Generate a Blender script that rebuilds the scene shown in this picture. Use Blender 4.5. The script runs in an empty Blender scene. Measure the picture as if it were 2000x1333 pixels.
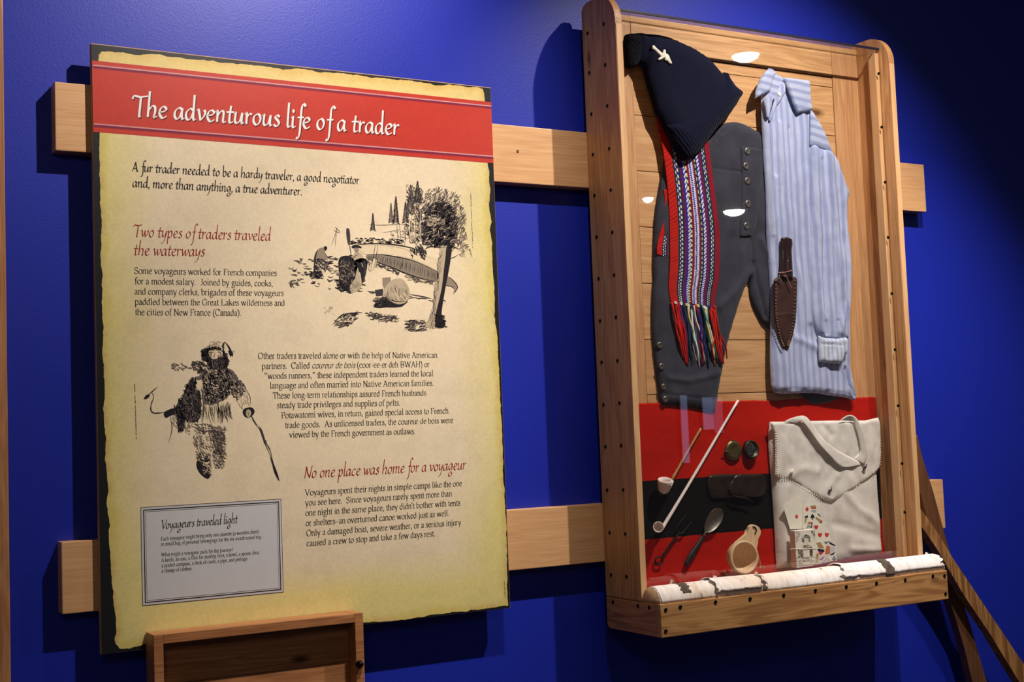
import bpy, bmesh, math, random
import numpy as np
from mathutils import Vector, Matrix, noise
from mathutils.geometry import delaunay_2d_cdt, tessellate_polygon

sc = bpy.context.scene
COL = sc.collection
R = random.Random(7)

# ------------------------------------------------------------------ camera
CAM = np.array([-0.60717, -2.74169, 1.29364])
YAW, PITCH, ROLL, FPX = 0.52567, 0.069564, -0.038275, 2600.0
def _basis():
    cy, sy, cp, sp, cr, sr = math.cos(YAW), math.sin(YAW), math.cos(PITCH), math.sin(PITCH), math.cos(ROLL), math.sin(ROLL)
    F = np.array([sy*cp, cy*cp, sp]); r = np.array([cy, -sy, 0.0]); u = np.cross(r, F)
    return r*cr+u*sr, u*cr-r*sr, F
RT, UP, FW = _basis()
cam = bpy.data.cameras.new('camera'); cam.lens = FPX*36/2000; cam.sensor_width = 36; cam.clip_start = 0.02
co = bpy.data.objects.new('camera', cam); COL.objects.link(co)
co.matrix_world = Matrix(((RT[0], UP[0], -FW[0], CAM[0]), (RT[1], UP[1], -FW[1], CAM[1]), (RT[2], UP[2], -FW[2], CAM[2]), (0, 0, 0, 1)))
sc.camera = co
cam.dof.use_dof = False

def ray(u, v):
    return FW + (u-1000)/FPX*RT - (v-666.5)/FPX*UP
def W(u, v, D):            # photo point on the plane D metres in front of the blue wall
    d = ray(u, v); t = (-D-CAM[1])/d[1]; p = CAM+t*d
    return (float(p[0]), float(-D), float(p[2]))
def WX(u, v, X):           # photo point on the plane x = X
    d = ray(u, v); t = (X-CAM[0])/d[0]; p = CAM+t*d
    return (float(X), float(p[1]), float(p[2]))
def XZ(u, v, D):
    p = W(u, v, D); return (p[0], p[2])

# ------------------------------------------------------------------ light and view
sc.view_settings.view_transform = 'Standard'; sc.view_settings.look = 'None'
sc.view_settings.gamma = 1.0; sc.view_settings.exposure = 0.0
try: sc.view_settings.use_curve_mapping = False
except Exception: pass
world = bpy.data.worlds.new('room_ambient'); sc.world = world; world.use_nodes = True
bg = world.node_tree.nodes['Background']; bg.inputs[0].default_value = (0.75, 0.72, 0.85, 1); bg.inputs[1].default_value = 0.06

def spot(name, loc, aim, energy, size, blend=1.0, col=(1.0, 0.80, 0.60), rad=0.012):
    l = bpy.data.lights.new(name, 'SPOT'); l.energy = energy; l.spot_size = math.radians(size); l.spot_blend = blend
    l.color = col; l.shadow_soft_size = rad
    o = bpy.data.objects.new(name, l); COL.objects.link(o); o.location = loc
    o.rotation_euler = (Vector(aim)-Vector(loc)).to_track_quat('-Z', 'Y').to_euler()
    return o
LC_ = (1.0, 0.91, 0.82)
spot('track_light', (0.70, -1.0, 2.94), (0.36, 0.0, 2.00), 112, 84, col=LC_)
spot('track_light', (0.76, -1.0, 2.94), (0.52, 0.0, 0.90), 66, 38, col=LC_)
spot('track_light', (1.76, -1.0, 2.94), (1.68, 0.0, 1.22), 158, 86, col=LC_)
spot('track_light', (1.82, -1.05, 2.94), (1.66, -0.15, 0.80), 46, 36, col=LC_)  # narrow spot added only to brighten the lower case and its base
spot('track_light', (2.29, -1.0, 2.94), (2.45, 0.0, 0.60), 88, 54, col=LC_)
def area(name, loc, aim, energy, size, col):
    l = bpy.data.lights.new(name, 'AREA'); l.energy = energy; l.size = size; l.color = col
    o = bpy.data.objects.new(name, l); COL.objects.link(o); o.location = loc
    o.rotation_euler = (Vector(aim)-Vector(loc)).to_track_quat('-Z', 'Y').to_euler()
area('room_fill_light', (-1.2, -3.6, 2.8), (1.0, 0, 1.3), 10, 0.8, (1.0, 0.86, 0.72))  # soft unseen fill, added as the room's general ambient light

# ------------------------------------------------------------------ materials
def srgb(r, g, b):
    f = lambda c: ((c/255)/12.92 if c/255 <= 0.04045 else (((c/255)+0.055)/1.055)**2.4)
    return (f(r), f(g), f(b), 1.0)
MATS = {}
def newmat(name):
    m = bpy.data.materials.new(name); m.use_nodes = True; MATS[name] = m
    return m, m.node_tree.nodes, m.node_tree.links, m.node_tree.nodes['Principled BSDF']
def N(nt, t, **kw):
    n = nt.new(t)
    for k, v in kw.items():
        if k in n.inputs: n.inputs[k].default_value = v
        else: setattr(n, k, v)
    return n
def ramp(nt, stops):
    r = nt.new('ShaderNodeValToRGB'); e = r.color_ramp.elements
    e[0].position, e[0].color = stops[0]; e[1].position, e[1].color = stops[-1]
    for p, c in stops[1:-1]:
        q = e.new(p); q.color = c
    return r
def plain(name, c, rough=0.6, metal=0.0, noise_amt=0.12, scale=60, bump=0.0, bscale=300, spec=0.5, coat=0):
    m, nt, L, b = newmat(name)
    tc = N(nt, 'ShaderNodeTexCoord'); nz = N(nt, 'ShaderNodeTexNoise', Scale=scale, Detail=4.0)
    L.new(tc.outputs['Object'], nz.inputs['Vector'])
    k0 = 1-noise_amt; k1 = 1+noise_amt
    rp = ramp(nt, [(0.3, (c[0]*k0, c[1]*k0, c[2]*k0, 1)), (0.7, (c[0]*k1, c[1]*k1, c[2]*k1, 1))])
    L.new(nz.outputs['Fac'], rp.inputs[0]); L.new(rp.outputs[0], b.inputs['Base Color'])
    b.inputs['Roughness'].default_value = rough; b.inputs['Metallic'].default_value = metal
    b.inputs['Specular IOR Level'].default_value = spec
    if coat: b.inputs['Coat Weight'].default_value = coat
    if bump:
        n2 = N(nt, 'ShaderNodeTexNoise', Scale=bscale, Detail=3.0); L.new(tc.outputs['Object'], n2.inputs['Vector'])
        bp = N(nt, 'ShaderNodeBump', Strength=bump, Distance=0.001); L.new(n2.outputs['Fac'], bp.inputs['Height'])
        L.new(bp.outputs[0], b.inputs['Normal'])
    return m
def wood(name, light, dark, axis='z', rough=0.5, knots=True, scale=1.0, contrast=1.0, knot_scale=1.0):
    m, nt, L, b = newmat(name)
    tc = N(nt, 'ShaderNodeTexCoord'); oi = N(nt, 'ShaderNodeObjectInfo')
    add = N(nt, 'ShaderNodeVectorMath', operation='ADD'); mul = N(nt, 'ShaderNodeVectorMath', operation='SCALE'); mul.inputs['Scale'].default_value = 7.0
    L.new(oi.outputs['Random'], mul.inputs[0]); L.new(tc.outputs['Object'], add.inputs[0]); L.new(mul.outputs[0], add.inputs[1])
    mp = N(nt, 'ShaderNodeMapping'); s = {'z': (14, 14, 1.1), 'x': (1.1, 14, 14), 'y': (14, 1.1, 14)}[axis]
    mp.inputs['Scale'].default_value = tuple(a*scale for a in s); L.new(add.outputs[0], mp.inputs['Vector'])
    n1 = N(nt, 'ShaderNodeTexNoise', Scale=1.6, Detail=3.0, Distortion=0.7); L.new(mp.outputs[0], n1.inputs['Vector'])
    # rings: sine of noise
    mm = N(nt, 'ShaderNodeMath', operation='MULTIPLY'); mm.inputs[1].default_value = 34.0; L.new(n1.outputs['Fac'], mm.inputs[0])
    sn = N(nt, 'ShaderNodeMath', operation='SINE'); L.new(mm.outputs[0], sn.inputs[0])
    mp2 = N(nt, 'ShaderNodeMapping'); s2 = {'z': (160, 160, 5), 'x': (5, 160, 160), 'y': (160, 5, 160)}[axis]
    mp2.inputs['Scale'].default_value = s2; L.new(add.outputs[0], mp2.inputs['Vector'])
    n2 = N(nt, 'ShaderNodeTexNoise', Scale=2.0, Detail=4.0); L.new(mp2.outputs[0], n2.inputs['Vector'])
    a1 = N(nt, 'ShaderNodeMath', operation='MULTIPLY_ADD'); a1.inputs[1].default_value = 0.13*contrast; L.new(sn.outputs[0], a1.inputs[0]); L.new(n2.outputs['Fac'], a1.inputs[2])
    rp = ramp(nt, [(0.25, dark), (0.75, light)]); L.new(a1.outputs[0], rp.inputs[0])
    out = rp.outputs[0]
    if knots:
        mp3 = N(nt, 'ShaderNodeMapping'); k = knot_scale
        s3 = {'z': (9*k, 9*k, 3.6*k), 'x': (3.6*k, 9*k, 9*k), 'y': (9*k, 3.6*k, 9*k)}[axis]
        mp3.inputs['Scale'].default_value = s3; L.new(add.outputs[0], mp3.inputs['Vector'])
        vo = N(nt, 'ShaderNodeTexVoronoi', Scale=1.0); L.new(mp3.outputs[0], vo.inputs['Vector'])
        kr = ramp(nt, [(0.03, (1, 1, 1, 1)), (0.10, (0, 0, 0, 1))]); L.new(vo.outputs['Distance'], kr.inputs[0])
        mx = N(nt, 'ShaderNodeMixRGB'); L.new(kr.outputs[0], mx.inputs[0]); L.new(out, mx.inputs[1])
        mx.inputs[2].default_value = (dark[0]*0.28, dark[1]*0.2, dark[2]*0.16, 1); out = mx.outputs[0]
    L.new(out, b.inputs['Base Color']); b.inputs['Roughness'].default_value = rough
    bp = N(nt, 'ShaderNodeBump', Strength=0.15, Distance=0.0006); L.new(n2.outputs['Fac'], bp.inputs['Height']); L.new(bp.outputs[0], b.inputs['Normal'])
    return m
def colmat(name, rough=0.5, bump=0.0, bscale=400, spec=0.5, namt=0.06, nscale=150):
    m, nt, L, b = newmat(name)
    at = N(nt, 'ShaderNodeAttribute', attribute_name='Col'); tc = N(nt, 'ShaderNodeTexCoord')
    nz = N(nt, 'ShaderNodeTexNoise', Scale=nscale, Detail=4.0); L.new(tc.outputs['Object'], nz.inputs['Vector'])
    rp = ramp(nt, [(0.3, (1-namt,)*3+(1,)), (0.7, (1, 1, 1, 1))]); L.new(nz.outputs['Fac'], rp.inputs[0])
    mx = N(nt, 'ShaderNodeMixRGB', blend_type='MULTIPLY'); mx.inputs[0].default_value = 1
    L.new(at.outputs['Color'], mx.inputs[1]); L.new(rp.outputs[0], mx.inputs[2]); L.new(mx.outputs[0], b.inputs['Base Color'])
    b.inputs['Roughness'].default_value = rough; b.inputs['Specular IOR Level'].default_value = spec
    if bump:
        n2 = N(nt, 'ShaderNodeTexNoise', Scale=bscale, Detail=3.0); L.new(tc.outputs['Object'], n2.inputs['Vector'])
        bp = N(nt, 'ShaderNodeBump', Strength=bump, Distance=0.001); L.new(n2.outputs['Fac'], bp.inputs['Height']); L.new(bp.outputs[0], b.inputs['Normal'])
    return m
def weave(name, c, c2, scale=900, rough=0.9, stripes=None, wear=0.1, bump=0.20):
    """woven cloth; stripes=(direction vector in x,z ; pitch m ; colour ; duty)"""
    m, nt, L, b = newmat(name)
    tc = N(nt, 'ShaderNodeTexCoord'); nz = N(nt, 'ShaderNodeTexNoise', Scale=22.0, Detail=5.0); L.new(tc.outputs['Object'], nz.inputs['Vector'])
    rp = ramp(nt, [(0.35, c2), (0.65, c)]); L.new(nz.outputs['Fac'], rp.inputs[0]); out = rp.outputs[0]
    if stripes:
        (dx, dz), pitch, sc1, lo = stripes
        dt = N(nt, 'ShaderNodeVectorMath', operation='DOT_PRODUCT'); dt.inputs[1].default_value = (dx, 0, dz); L.new(tc.outputs['Object'], dt.inputs[0])
        n3 = N(nt, 'ShaderNodeTexNoise', Scale=9.0, Detail=2.0); L.new(tc.outputs['Object'], n3.inputs['Vector'])
        w = N(nt, 'ShaderNodeMath', operation='MULTIPLY_ADD'); w.inputs[1].default_value = 0.012; L.new(n3.outputs['Fac'], w.inputs[0]); L.new(dt.outputs['Value'], w.inputs[2])
        for pit, amt in ((pitch, 0.9), (pitch/5.0, 0.28)):
            q = N(nt, 'ShaderNodeMath', operation='MULTIPLY'); q.inputs[1].default_value = 2*math.pi/pit; L.new(w.outputs[0], q.inputs[0])
            s = N(nt, 'ShaderNodeMath', operation='SINE'); L.new(q.outputs[0], s.inputs[0])
            s5 = N(nt, 'ShaderNodeMath', operation='MULTIPLY_ADD'); s5.inputs[1].default_value = .5; s5.inputs[2].default_value = .5; L.new(s.outputs[0], s5.inputs[0]); r2 = ramp(nt, [(0.30+lo, (0, 0, 0, 1)), (min(0.85+lo, 1), (amt,)*3+(1,))]); L.new(s5.outputs[0], r2.inputs[0])
            mx = N(nt, 'ShaderNodeMixRGB'); L.new(r2.outputs[0], mx.inputs[0]); L.new(out, mx.inputs[1]); mx.inputs[2].default_value = sc1; out = mx.outputs[0]
    L.new(out, b.inputs['Base Color']); b.inputs['Roughness'].default_value = rough; b.inputs['Specular IOR Level'].default_value = 0.15
    b.inputs['Sheen Weight'].default_value = 0.08
    n2 = N(nt, 'ShaderNodeTexNoise', Scale=float(scale), Detail=2.0); L.new(tc.outputs['Object'], n2.inputs['Vector'])
    n4 = N(nt, 'ShaderNodeTexNoise', Scale=26.0, Detail=5.0, Distortion=.6); L.new(tc.outputs['Object'], n4.inputs['Vector'])
    ad = N(nt, 'ShaderNodeMath', operation='MULTIPLY_ADD'); ad.inputs[1].default_value = 7.0; L.new(n4.outputs['Fac'], ad.inputs[0]); L.new(n2.outputs['Fac'], ad.inputs[2])
    bp = N(nt, 'ShaderNodeBump', Strength=bump, Distance=0.0013); L.new(ad.outputs[0], bp.inputs['Height']); L.new(bp.outputs[0], b.inputs['Normal'])
    return m

M_wall = plain('blue_wall_paint', srgb(22, 40, 168), 0.46, noise_amt=0.03, scale=4, bump=0.30, bscale=260, spec=0.45)
M_floor = plain('dark_floor_carpet', srgb(40, 36, 40), 0.9)
M_ceil = plain('dark_ceiling_paint', srgb(30, 30, 36), 0.9)
M_maple = wood('maple_rail_wood', srgb(232, 184, 134), srgb(210, 154, 104), 'x', 0.42, knots=False, contrast=0.35)
M_pine = wood('pine_board_wood', srgb(206, 154, 102), srgb(164, 112, 66), 'z', 0.5, contrast=0.9)
M_pinex = wood('oak_plank_wood', srgb(214, 166, 118), srgb(184, 134, 88), 'x', 0.5, contrast=1.0, knot_scale=0.7)
M_pinez = wood('oak_stile_wood', srgb(210, 160, 114), srgb(178, 126, 82), 'z', 0.5, contrast=0.6, knots=False)
M_basew = wood('rustic_base_wood', srgb(204, 152, 96), srgb(160, 110, 64), 'x', 0.5, contrast=1.6)
M_edge = wood('pale_edge_wood', srgb(228, 184, 136), srgb(204, 156, 108), 'z', 0.45, contrast=0.5, knots=False)
M_crate = wood('crate_wood', srgb(196, 134, 86), srgb(150, 94, 56), 'x', 0.5, contrast=0.8)
M_trim = wood('door_trim_wood', srgb(206, 150, 104), srgb(168, 108, 66), 'z', 0.45, knots=False)
M_paddle = wood('ash_paddle_wood', srgb(186, 136, 84), srgb(128, 84, 46), 'z', 0.45, knots=False, contrast=1.6, scale=1.5)
M_paddled = wood('dark_paddle_wood', srgb(120, 78, 50), srgb(86, 54, 34), 'z', 0.5, knots=False, contrast=0.5)
M_black = plain('black_print', srgb(26, 26, 28), 0.4, noise_amt=0.02)
M_mdf = plain('panel_edge_board', srgb(190, 150, 110), 0.7)
M_screw = plain('dark_screw_head', srgb(16, 14, 14), 0.35, metal=0.6, spec=0.4)
M_hole = plain('dark_gap', srgb(14, 9, 6), 0.9)
M_print = colmat('printed_vinyl', 0.42, spec=0.45, namt=0.10, nscale=170)
M_ink = plain('black_ink', srgb(22, 18, 20), 0.45, noise_amt=0.02)
M_inkred = plain('dark_red_ink', srgb(150, 34, 28), 0.45, noise_amt=0.02)
M_white = plain('white_ink', srgb(245, 238, 236), 0.42, noise_amt=0.01)
M_tshadow = plain('title_shade_ink', srgb(110, 24, 20), 0.42, noise_amt=0.02)
M_paper = plain('white_label_paper', srgb(206, 203, 206), 0.45, noise_amt=0.02)

# ------------------------------------------------------------------ object helpers
def link(o, parent=None):
    COL.objects.link(o)
    if parent is not None: o.parent = parent
def org(p):
    v = Vector((0, 0, 0))
    while p is not None:
        v += p.location; p = p.parent
    return v
def tag(o, label=None, cat=None, group=None, kind=None):
    if label: o['label'] = label
    if cat: o['category'] = cat
    if group: o['group'] = group
    if kind: o['kind'] = kind
    return o
def thing(name, loc, label, cat, group=None):
    o = bpy.data.objects.new(name, None); o.empty_display_size = 0.02; o.location = loc; COL.objects.link(o)
    return tag(o, label, cat, group)
def mk(name, verts, faces, mat, parent=None, smooth=False, cols=None, label=None, origin=None, mats=None, fmat=None):
    """verts in world coordinates; one mesh object"""
    me = bpy.data.meshes.new(name)
    V = np.array(verts, dtype=float).reshape(-1, 3)
    if parent is None and origin is None:
        origin = ((V[:, 0].min()+V[:, 0].max())/2, (V[:, 1].min()+V[:, 1].max())/2, V[:, 2].min())
    o0 = org(parent) if parent is not None else Vector(origin)
    V = V-np.array(o0)
    me.from_pydata([tuple(v) for v in V], [], [tuple(f) for f in faces])
    if cols is not None:          # one colour per face
        ca = me.color_attributes.new('Col', 'FLOAT_COLOR', 'CORNER')
        arr = np.ones((len(me.loops), 4), dtype=np.float32)
        for p in me.polygons:
            arr[p.loop_start:p.loop_start+p.loop_total, :] = cols[p.index]
        ca.data.foreach_set('color', arr.ravel())
    if mats:
        for m_ in mats: me.materials.append(m_)
        if fmat is not None: me.polygons.foreach_set('material_index', fmat)
    else: me.materials.append(mat)
    if smooth: me.polygons.foreach_set('use_smooth', [True]*len(me.polygons))
    me.update()
    o = bpy.data.objects.new(name, me)
    if parent is None: o.location = origin
    link(o, parent)
    if label: o['label'] = label
    return o
def bm_mk(name, bm, mat, parent=None, smooth=False, label=None, origin=None):
    bmesh.ops.recalc_face_normals(bm, faces=bm.faces[:])
    bm.verts.ensure_lookup_table(); bm.verts.index_update()
    v = [tuple(x.co) for x in bm.verts]; f = [[q.index for q in x.verts] for x in bm.faces]; bm.free()
    return mk(name, v, f, mat, parent, smooth, label=label, origin=origin)
def box(name, x0, x1, D0, D1, z0, z1, mat, parent=None, bev=0.0015, label=None, origin=None):
    bm = bmesh.new(); bmesh.ops.create_cube(bm, size=1)
    for v in bm.verts:
        v.co = Vector((x0+(v.co.x+.5)*(x1-x0), -(D0+(.5-v.co.y)*(D1-D0)), z0+(v.co.z+.5)*(z1-z0)))
    if bev: bmesh.ops.bevel(bm, geom=bm.edges[:], offset=bev, segments=2, affect='EDGES', profile=0.6)
    return bm_mk(name, bm, mat, parent, label=label, origin=origin)
def prism(name, pts, a0, a1, mat, parent=None, axis='y', bev=0.0, label=None, smooth=False):
    """pts 2-D: axis y -> (x,z) at depth D a0..a1 ; axis x -> (D,z) between x a0..a1"""
    bm = bmesh.new()
    f = (lambda p, a: Vector((p[0], -a, p[1]))) if axis == 'y' else (lambda p, a: Vector((a, -p[0], p[1])))
    A = [bm.verts.new(f(p, a0)) for p in pts]; B = [bm.verts.new(f(p, a1)) for p in pts]
    n = len(pts)
    fa = bm.faces.new(A); fb = bm.faces.new(B[::-1])
    for i in range(n): bm.faces.new((A[i], A[(i+1) % n], B[(i+1) % n], B[i]))
    if bev:
        es = [e for e in bm.edges if (e.verts[0] in A and e.verts[1] in A) or (e.verts[0] in B and e.verts[1] in B)]
        bmesh.ops.bevel(bm, geom=es, offset=bev, segments=2, affect='EDGES', profile=0.6)
    bmesh.ops.triangulate(bm, faces=[x for x in bm.faces if len(x.verts) > 4])
    return bm_mk(name, bm, mat, parent, smooth, label=label)
def catmull(P, n=8, closed=False):
    P = [np.array(p, float) for p in P]
    if len(P) < 3 and not closed:
        return [P[0]+(P[-1]-P[0])*i/n for i in range(n+1)]
    out = []; m = len(P)
    rng = range(m) if closed else range(m-1)
    for i in rng:
        p1, p2 = P[i], P[(i+1) % m]
        p0 = P[(i-1) % m] if (closed or i > 0) else 2*p1-p2
        p3 = P[(i+2) % m] if (closed or i < m-2) else 2*p2-p1
        for k in range(n):
            t = k/n
            out.append(0.5*((2*p1)+(-p0+p2)*t+(2*p0-5*p1+4*p2-p3)*t*t+(-p0+3*p1-3*p2+p3)*t**3))
    if not closed: out.append(P[-1])
    return out
def tube(name, pts, rad, mat, parent=None, sides=10, smooth=True, label=None, n=6, closed=False, flat=1.0):
    pts = catmull(pts, n, closed); m = len(pts)
    rad = rad if hasattr(rad, '__len__') else [rad, rad]
    rr = [float(np.interp(i/(m-1), np.linspace(0, 1, len(rad)), rad)) for i in range(m)]
    V, Fc = [], []; prev = None
    for i, p in enumerate(pts):
        a = pts[(i-1) % m] if (closed or i > 0) else p; b = pts[(i+1) % m] if (closed or i < m-1) else p
        t = Vector(b-a).normalized()
        if prev is None: s = t.cross(Vector((0, 1, 0))); s = s if s.length > 1e-3 else Vector((1, 0, 0))
        else: s = prev-t*prev.dot(t)
        s.normalize(); prev = s; q = t.cross(s)
        for k in range(sides):
            an = 2*math.pi*k/sides; d = s*math.cos(an)*rr[i]+q*math.sin(an)*rr[i]*flat
            V.append((p[0]+d.x, p[1]+d.y, p[2]+d.z))
    for i in range(m if closed else m-1):
        j = (i+1) % m
        for k in range(sides):
            Fc.append((i*sides+k, i*sides+(k+1) % sides, j*sides+(k+1) % sides, j*sides+k))
    if not closed: Fc += [tuple(range(sides))[::-1], tuple((m-1)*sides+k for k in range(sides))]
    return mk(name, V, Fc, mat, parent, smooth, label=label)
def lathe_verts(profile, base, axis, seg=24, squash=1.0):
    """profile: list of (r, h) along axis from base"""
    ax = Vector(axis).normalized(); s = ax.cross(Vector((0, 0, 1))); s = s.normalized() if s.length > 1e-3 else Vector((1, 0, 0)); q = ax.cross(s)
    V, Fc = [], []
    for r, h in profile:
        for k in range(seg):
            a = 2*math.pi*k/seg; p = Vector(base)+ax*h+s*math.cos(a)*r+q*math.sin(a)*r*squash; V.append(tuple(p))
    for i in range(len(profile)-1):
        for k in range(seg):
            Fc.append((i*seg+k, i*seg+(k+1) % seg, (i+1)*seg+(k+1) % seg, (i+1)*seg+k))
    return V, Fc
def lathe(name, profile, base, axis, mat, parent=None, seg=24, squash=1.0, label=None, smooth=True):
    V, Fc = lathe_verts(profile, base, axis, seg, squash)
    return mk(name, V, Fc, mat, parent, smooth, label=label)
_screw = {}
def screw(p, axis, r, parent, name='screw', mat=None, h=0.0012):
    """dark screw head, mesh data shared between alike screws"""
    key = (axis, r, name)
    if key not in _screw:
        ax = {'y': (0, -1, 0), 'x': (-1, 0, 0)}[axis]
        V, Fc = lathe_verts([(r*.02, -h*0.2), (r*.35, -h*.2), (r*.4, h*.6), (r*.75, h), (r, h*.5), (r*1.02, -h)], (0, 0, 0), ax, 12)
        me = bpy.data.meshes.new(name); me.from_pydata(V, [], Fc); me.materials.append(mat or M_screw)
        me.polygons.foreach_set('use_smooth', [True]*len(me.polygons)); _screw[key] = me
    o = bpy.data.objects.new(name, _screw[key]); link(o, parent); o.location = Vector(p)-org(parent); return o

def segdist(P, A, B):
    """P (n,2), segments A->B (m,2): min distance"""
    d = np.full(len(P), 1e9)
    for a, b in zip(A, B):
        ab = b-a; l2 = max((ab**2).sum(), 1e-12)
        t = np.clip(((P-a)@ab)/l2, 0, 1); q = a+t[:, None]*ab
        d = np.minimum(d, np.hypot(*(P-q).T))
    return d
def inside(P, poly):
    x, y = P[:, 0], P[:, 1]; c = np.zeros(len(P), bool); n = len(poly)
    for i in range(n):
        x1, y1 = poly[i]; x2, y2 = poly[(i+1) % n]
        if y1 == y2: continue
        c ^= ((y1 > y) != (y2 > y)) & (x < (x2-x1)*(y-y1)/(y2-y1)+x1)
    return c
def resample(poly, h):
    out = []
    n = len(poly)
    for i in range(n):
        a = np.array(poly[i]); b = np.array(poly[(i+1) % n]); k = max(1, int(round(np.hypot(*(b-a))/h)))
        for j in range(k): out.append(a+(b-a)*j/k)
    return np.array(out)
def fill(poly, h, seed=1):
    B = resample(poly, h); mn, mx = B.min(0), B.max(0)
    xs = np.arange(mn[0], mx[0], h); zs = np.arange(mn[1], mx[1], h*.87)
    G = np.array([(x+(h/2 if j % 2 else 0), z) for j, z in enumerate(zs) for x in xs]).reshape(-1, 2)
    if len(G):
        G = G[inside(G, B)]; 
    if len(G): G = G[segdist(G, B, np.roll(B, -1, 0)) > 0.45*h]
    V = np.vstack([B, G]) if len(G) else B
    nb = len(B)
    vo, eo, fo, *_ = delaunay_2d_cdt([Vector(p) for p in V], [(i, (i+1) % nb) for i in range(nb)], [list(range(nb))], 1, 1e-7)
    Vn = np.array([tuple(v) for v in vo]); F = [tuple(f) for f in fo]
    return Vn, F, B
def cloth(name, px, D, T, r, mat, parent=None, h=0.005, folds=(), fn=None, wr=0.0, wscale=14.0, smooth_n=3, edge=0.0012, label=None, gain=1.0, ret=False):
    """soft flat thing: outline in photo points on plane D, front swells by T within r of the rim, folds are raised or sunk ridges"""
    poly = [XZ(u, v, D) for u, v in px]
    if smooth_n: poly = [tuple(p) for p in catmull(poly, smooth_n, True)]
    V, F, B = fill(poly, h)
    d = segdist(V, B, np.roll(B, -1, 0)); t = np.clip(d/r, 0, 1)
    H = edge+T*np.sqrt(np.clip(1-(1-t)**2, 0, 1))
    for pl, amp, wd in folds:
        q = np.array([XZ(u, v, D) for u, v in pl]); dd = segdist(V, q[:-1], q[1:])
        H = H+gain*amp*np.exp(-(dd/wd)**2)*np.clip(t*2, 0, 1)
    if wr: H = H+np.array([wr*noise.fractal(Vector((x*wscale, z*wscale*0.6, D*50)), 0.8, 2.1, 3) for x, z in V])*np.clip(t*1.5, 0, 1)
    if fn is not None: H = H+fn(V)
    H = np.maximum(H, edge*0.5)
    n = len(V)
    VV = [(p[0], -(D+hh), p[1]) for p, hh in zip(V, H)]+[(p[0], -D, p[1]) for p in V]
    # orient so that front faces -y
    FF = []; edges = {}
    for f in F:
        a, b, c = V[f[0]], V[f[1]], V[f[2]]
        if (b[0]-a[0])*(c[1]-a[1])-(b[1]-a[1])*(c[0]-a[0]) < 0: f = f[::-1]
        FF.append(f)
        for i in range(len(f)):
            e = (f[i], f[(i+1) % len(f)])
            edges[e] = 1
    nf = len(FF)
    side = [(b, a, a+n, b+n) for (a, b) in edges if (b, a) not in edges]
    allf = FF+[tuple(i+n for i in f[::-1]) for f in FF]+side
    o = mk(name, VV, allf, mat, parent, True, label=label)
    return (o, V, H) if ret else o
def strip(name, Lp, Rp, D, mat, parent=None, nu=8, nv=40, thick=0.002, bulge=0.0, colfn=None, Dfn=None, label=None, n=6):
    """ribbon between two photo polylines"""
    Lc = catmull(Lp, n); Rc = catmull(Rp, n)
    def samp(C, t):
        k = t*(len(C)-1); i = min(int(k), len(C)-2); return C[i]+(C[i+1]-C[i])*(k-i)
    V, F, C = [], [], []
    for j in range(nv+1):
        a = samp(Lc, j/nv); b = samp(Rc, j/nv)
        for i in range(nu+1):
            u = i/nu; p = a+(b-a)*u; dd = D+thick+bulge*math.sin(math.pi*u)+(Dfn(u, j/nv) if Dfn else 0)
            V.append(W(p[0], p[1], dd))
    n1 = len(V)
    for j in range(nv+1):
        for i in range(nu+1):
            x, y, z = V[j*(nu+1)+i]; V.append((x, y+thick, z))
    for j in range(nv):
        for i in range(nu):
            q = j*(nu+1)+i; F.append((q, q+1, q+nu+2, q+nu+1)); C.append(colfn((i+.5)/nu, (j+.5)/nv) if colfn else None)
    for j in range(nv):
        for i in range(nu):
            q = n1+j*(nu+1)+i; F.append((q, q+nu+1, q+nu+2, q+1)); C.append(C[j*nu+i])
    rim = [i for i in range(nu+1)]+[j*(nu+1)+nu for j in range(1, nv+1)]+[nv*(nu+1)+i for i in range(nu-1, -1, -1)]+[j*(nu+1) for j in range(nv-1, 0, -1)]
    for k in range(len(rim)):
        a, b = rim[k], rim[(k+1) % len(rim)]; F.append((b, a, a+n1, b+n1)); C.append(C[0])
    return mk(name, V, F, mat, parent, True, cols=C if colfn else None, label=label)

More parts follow.
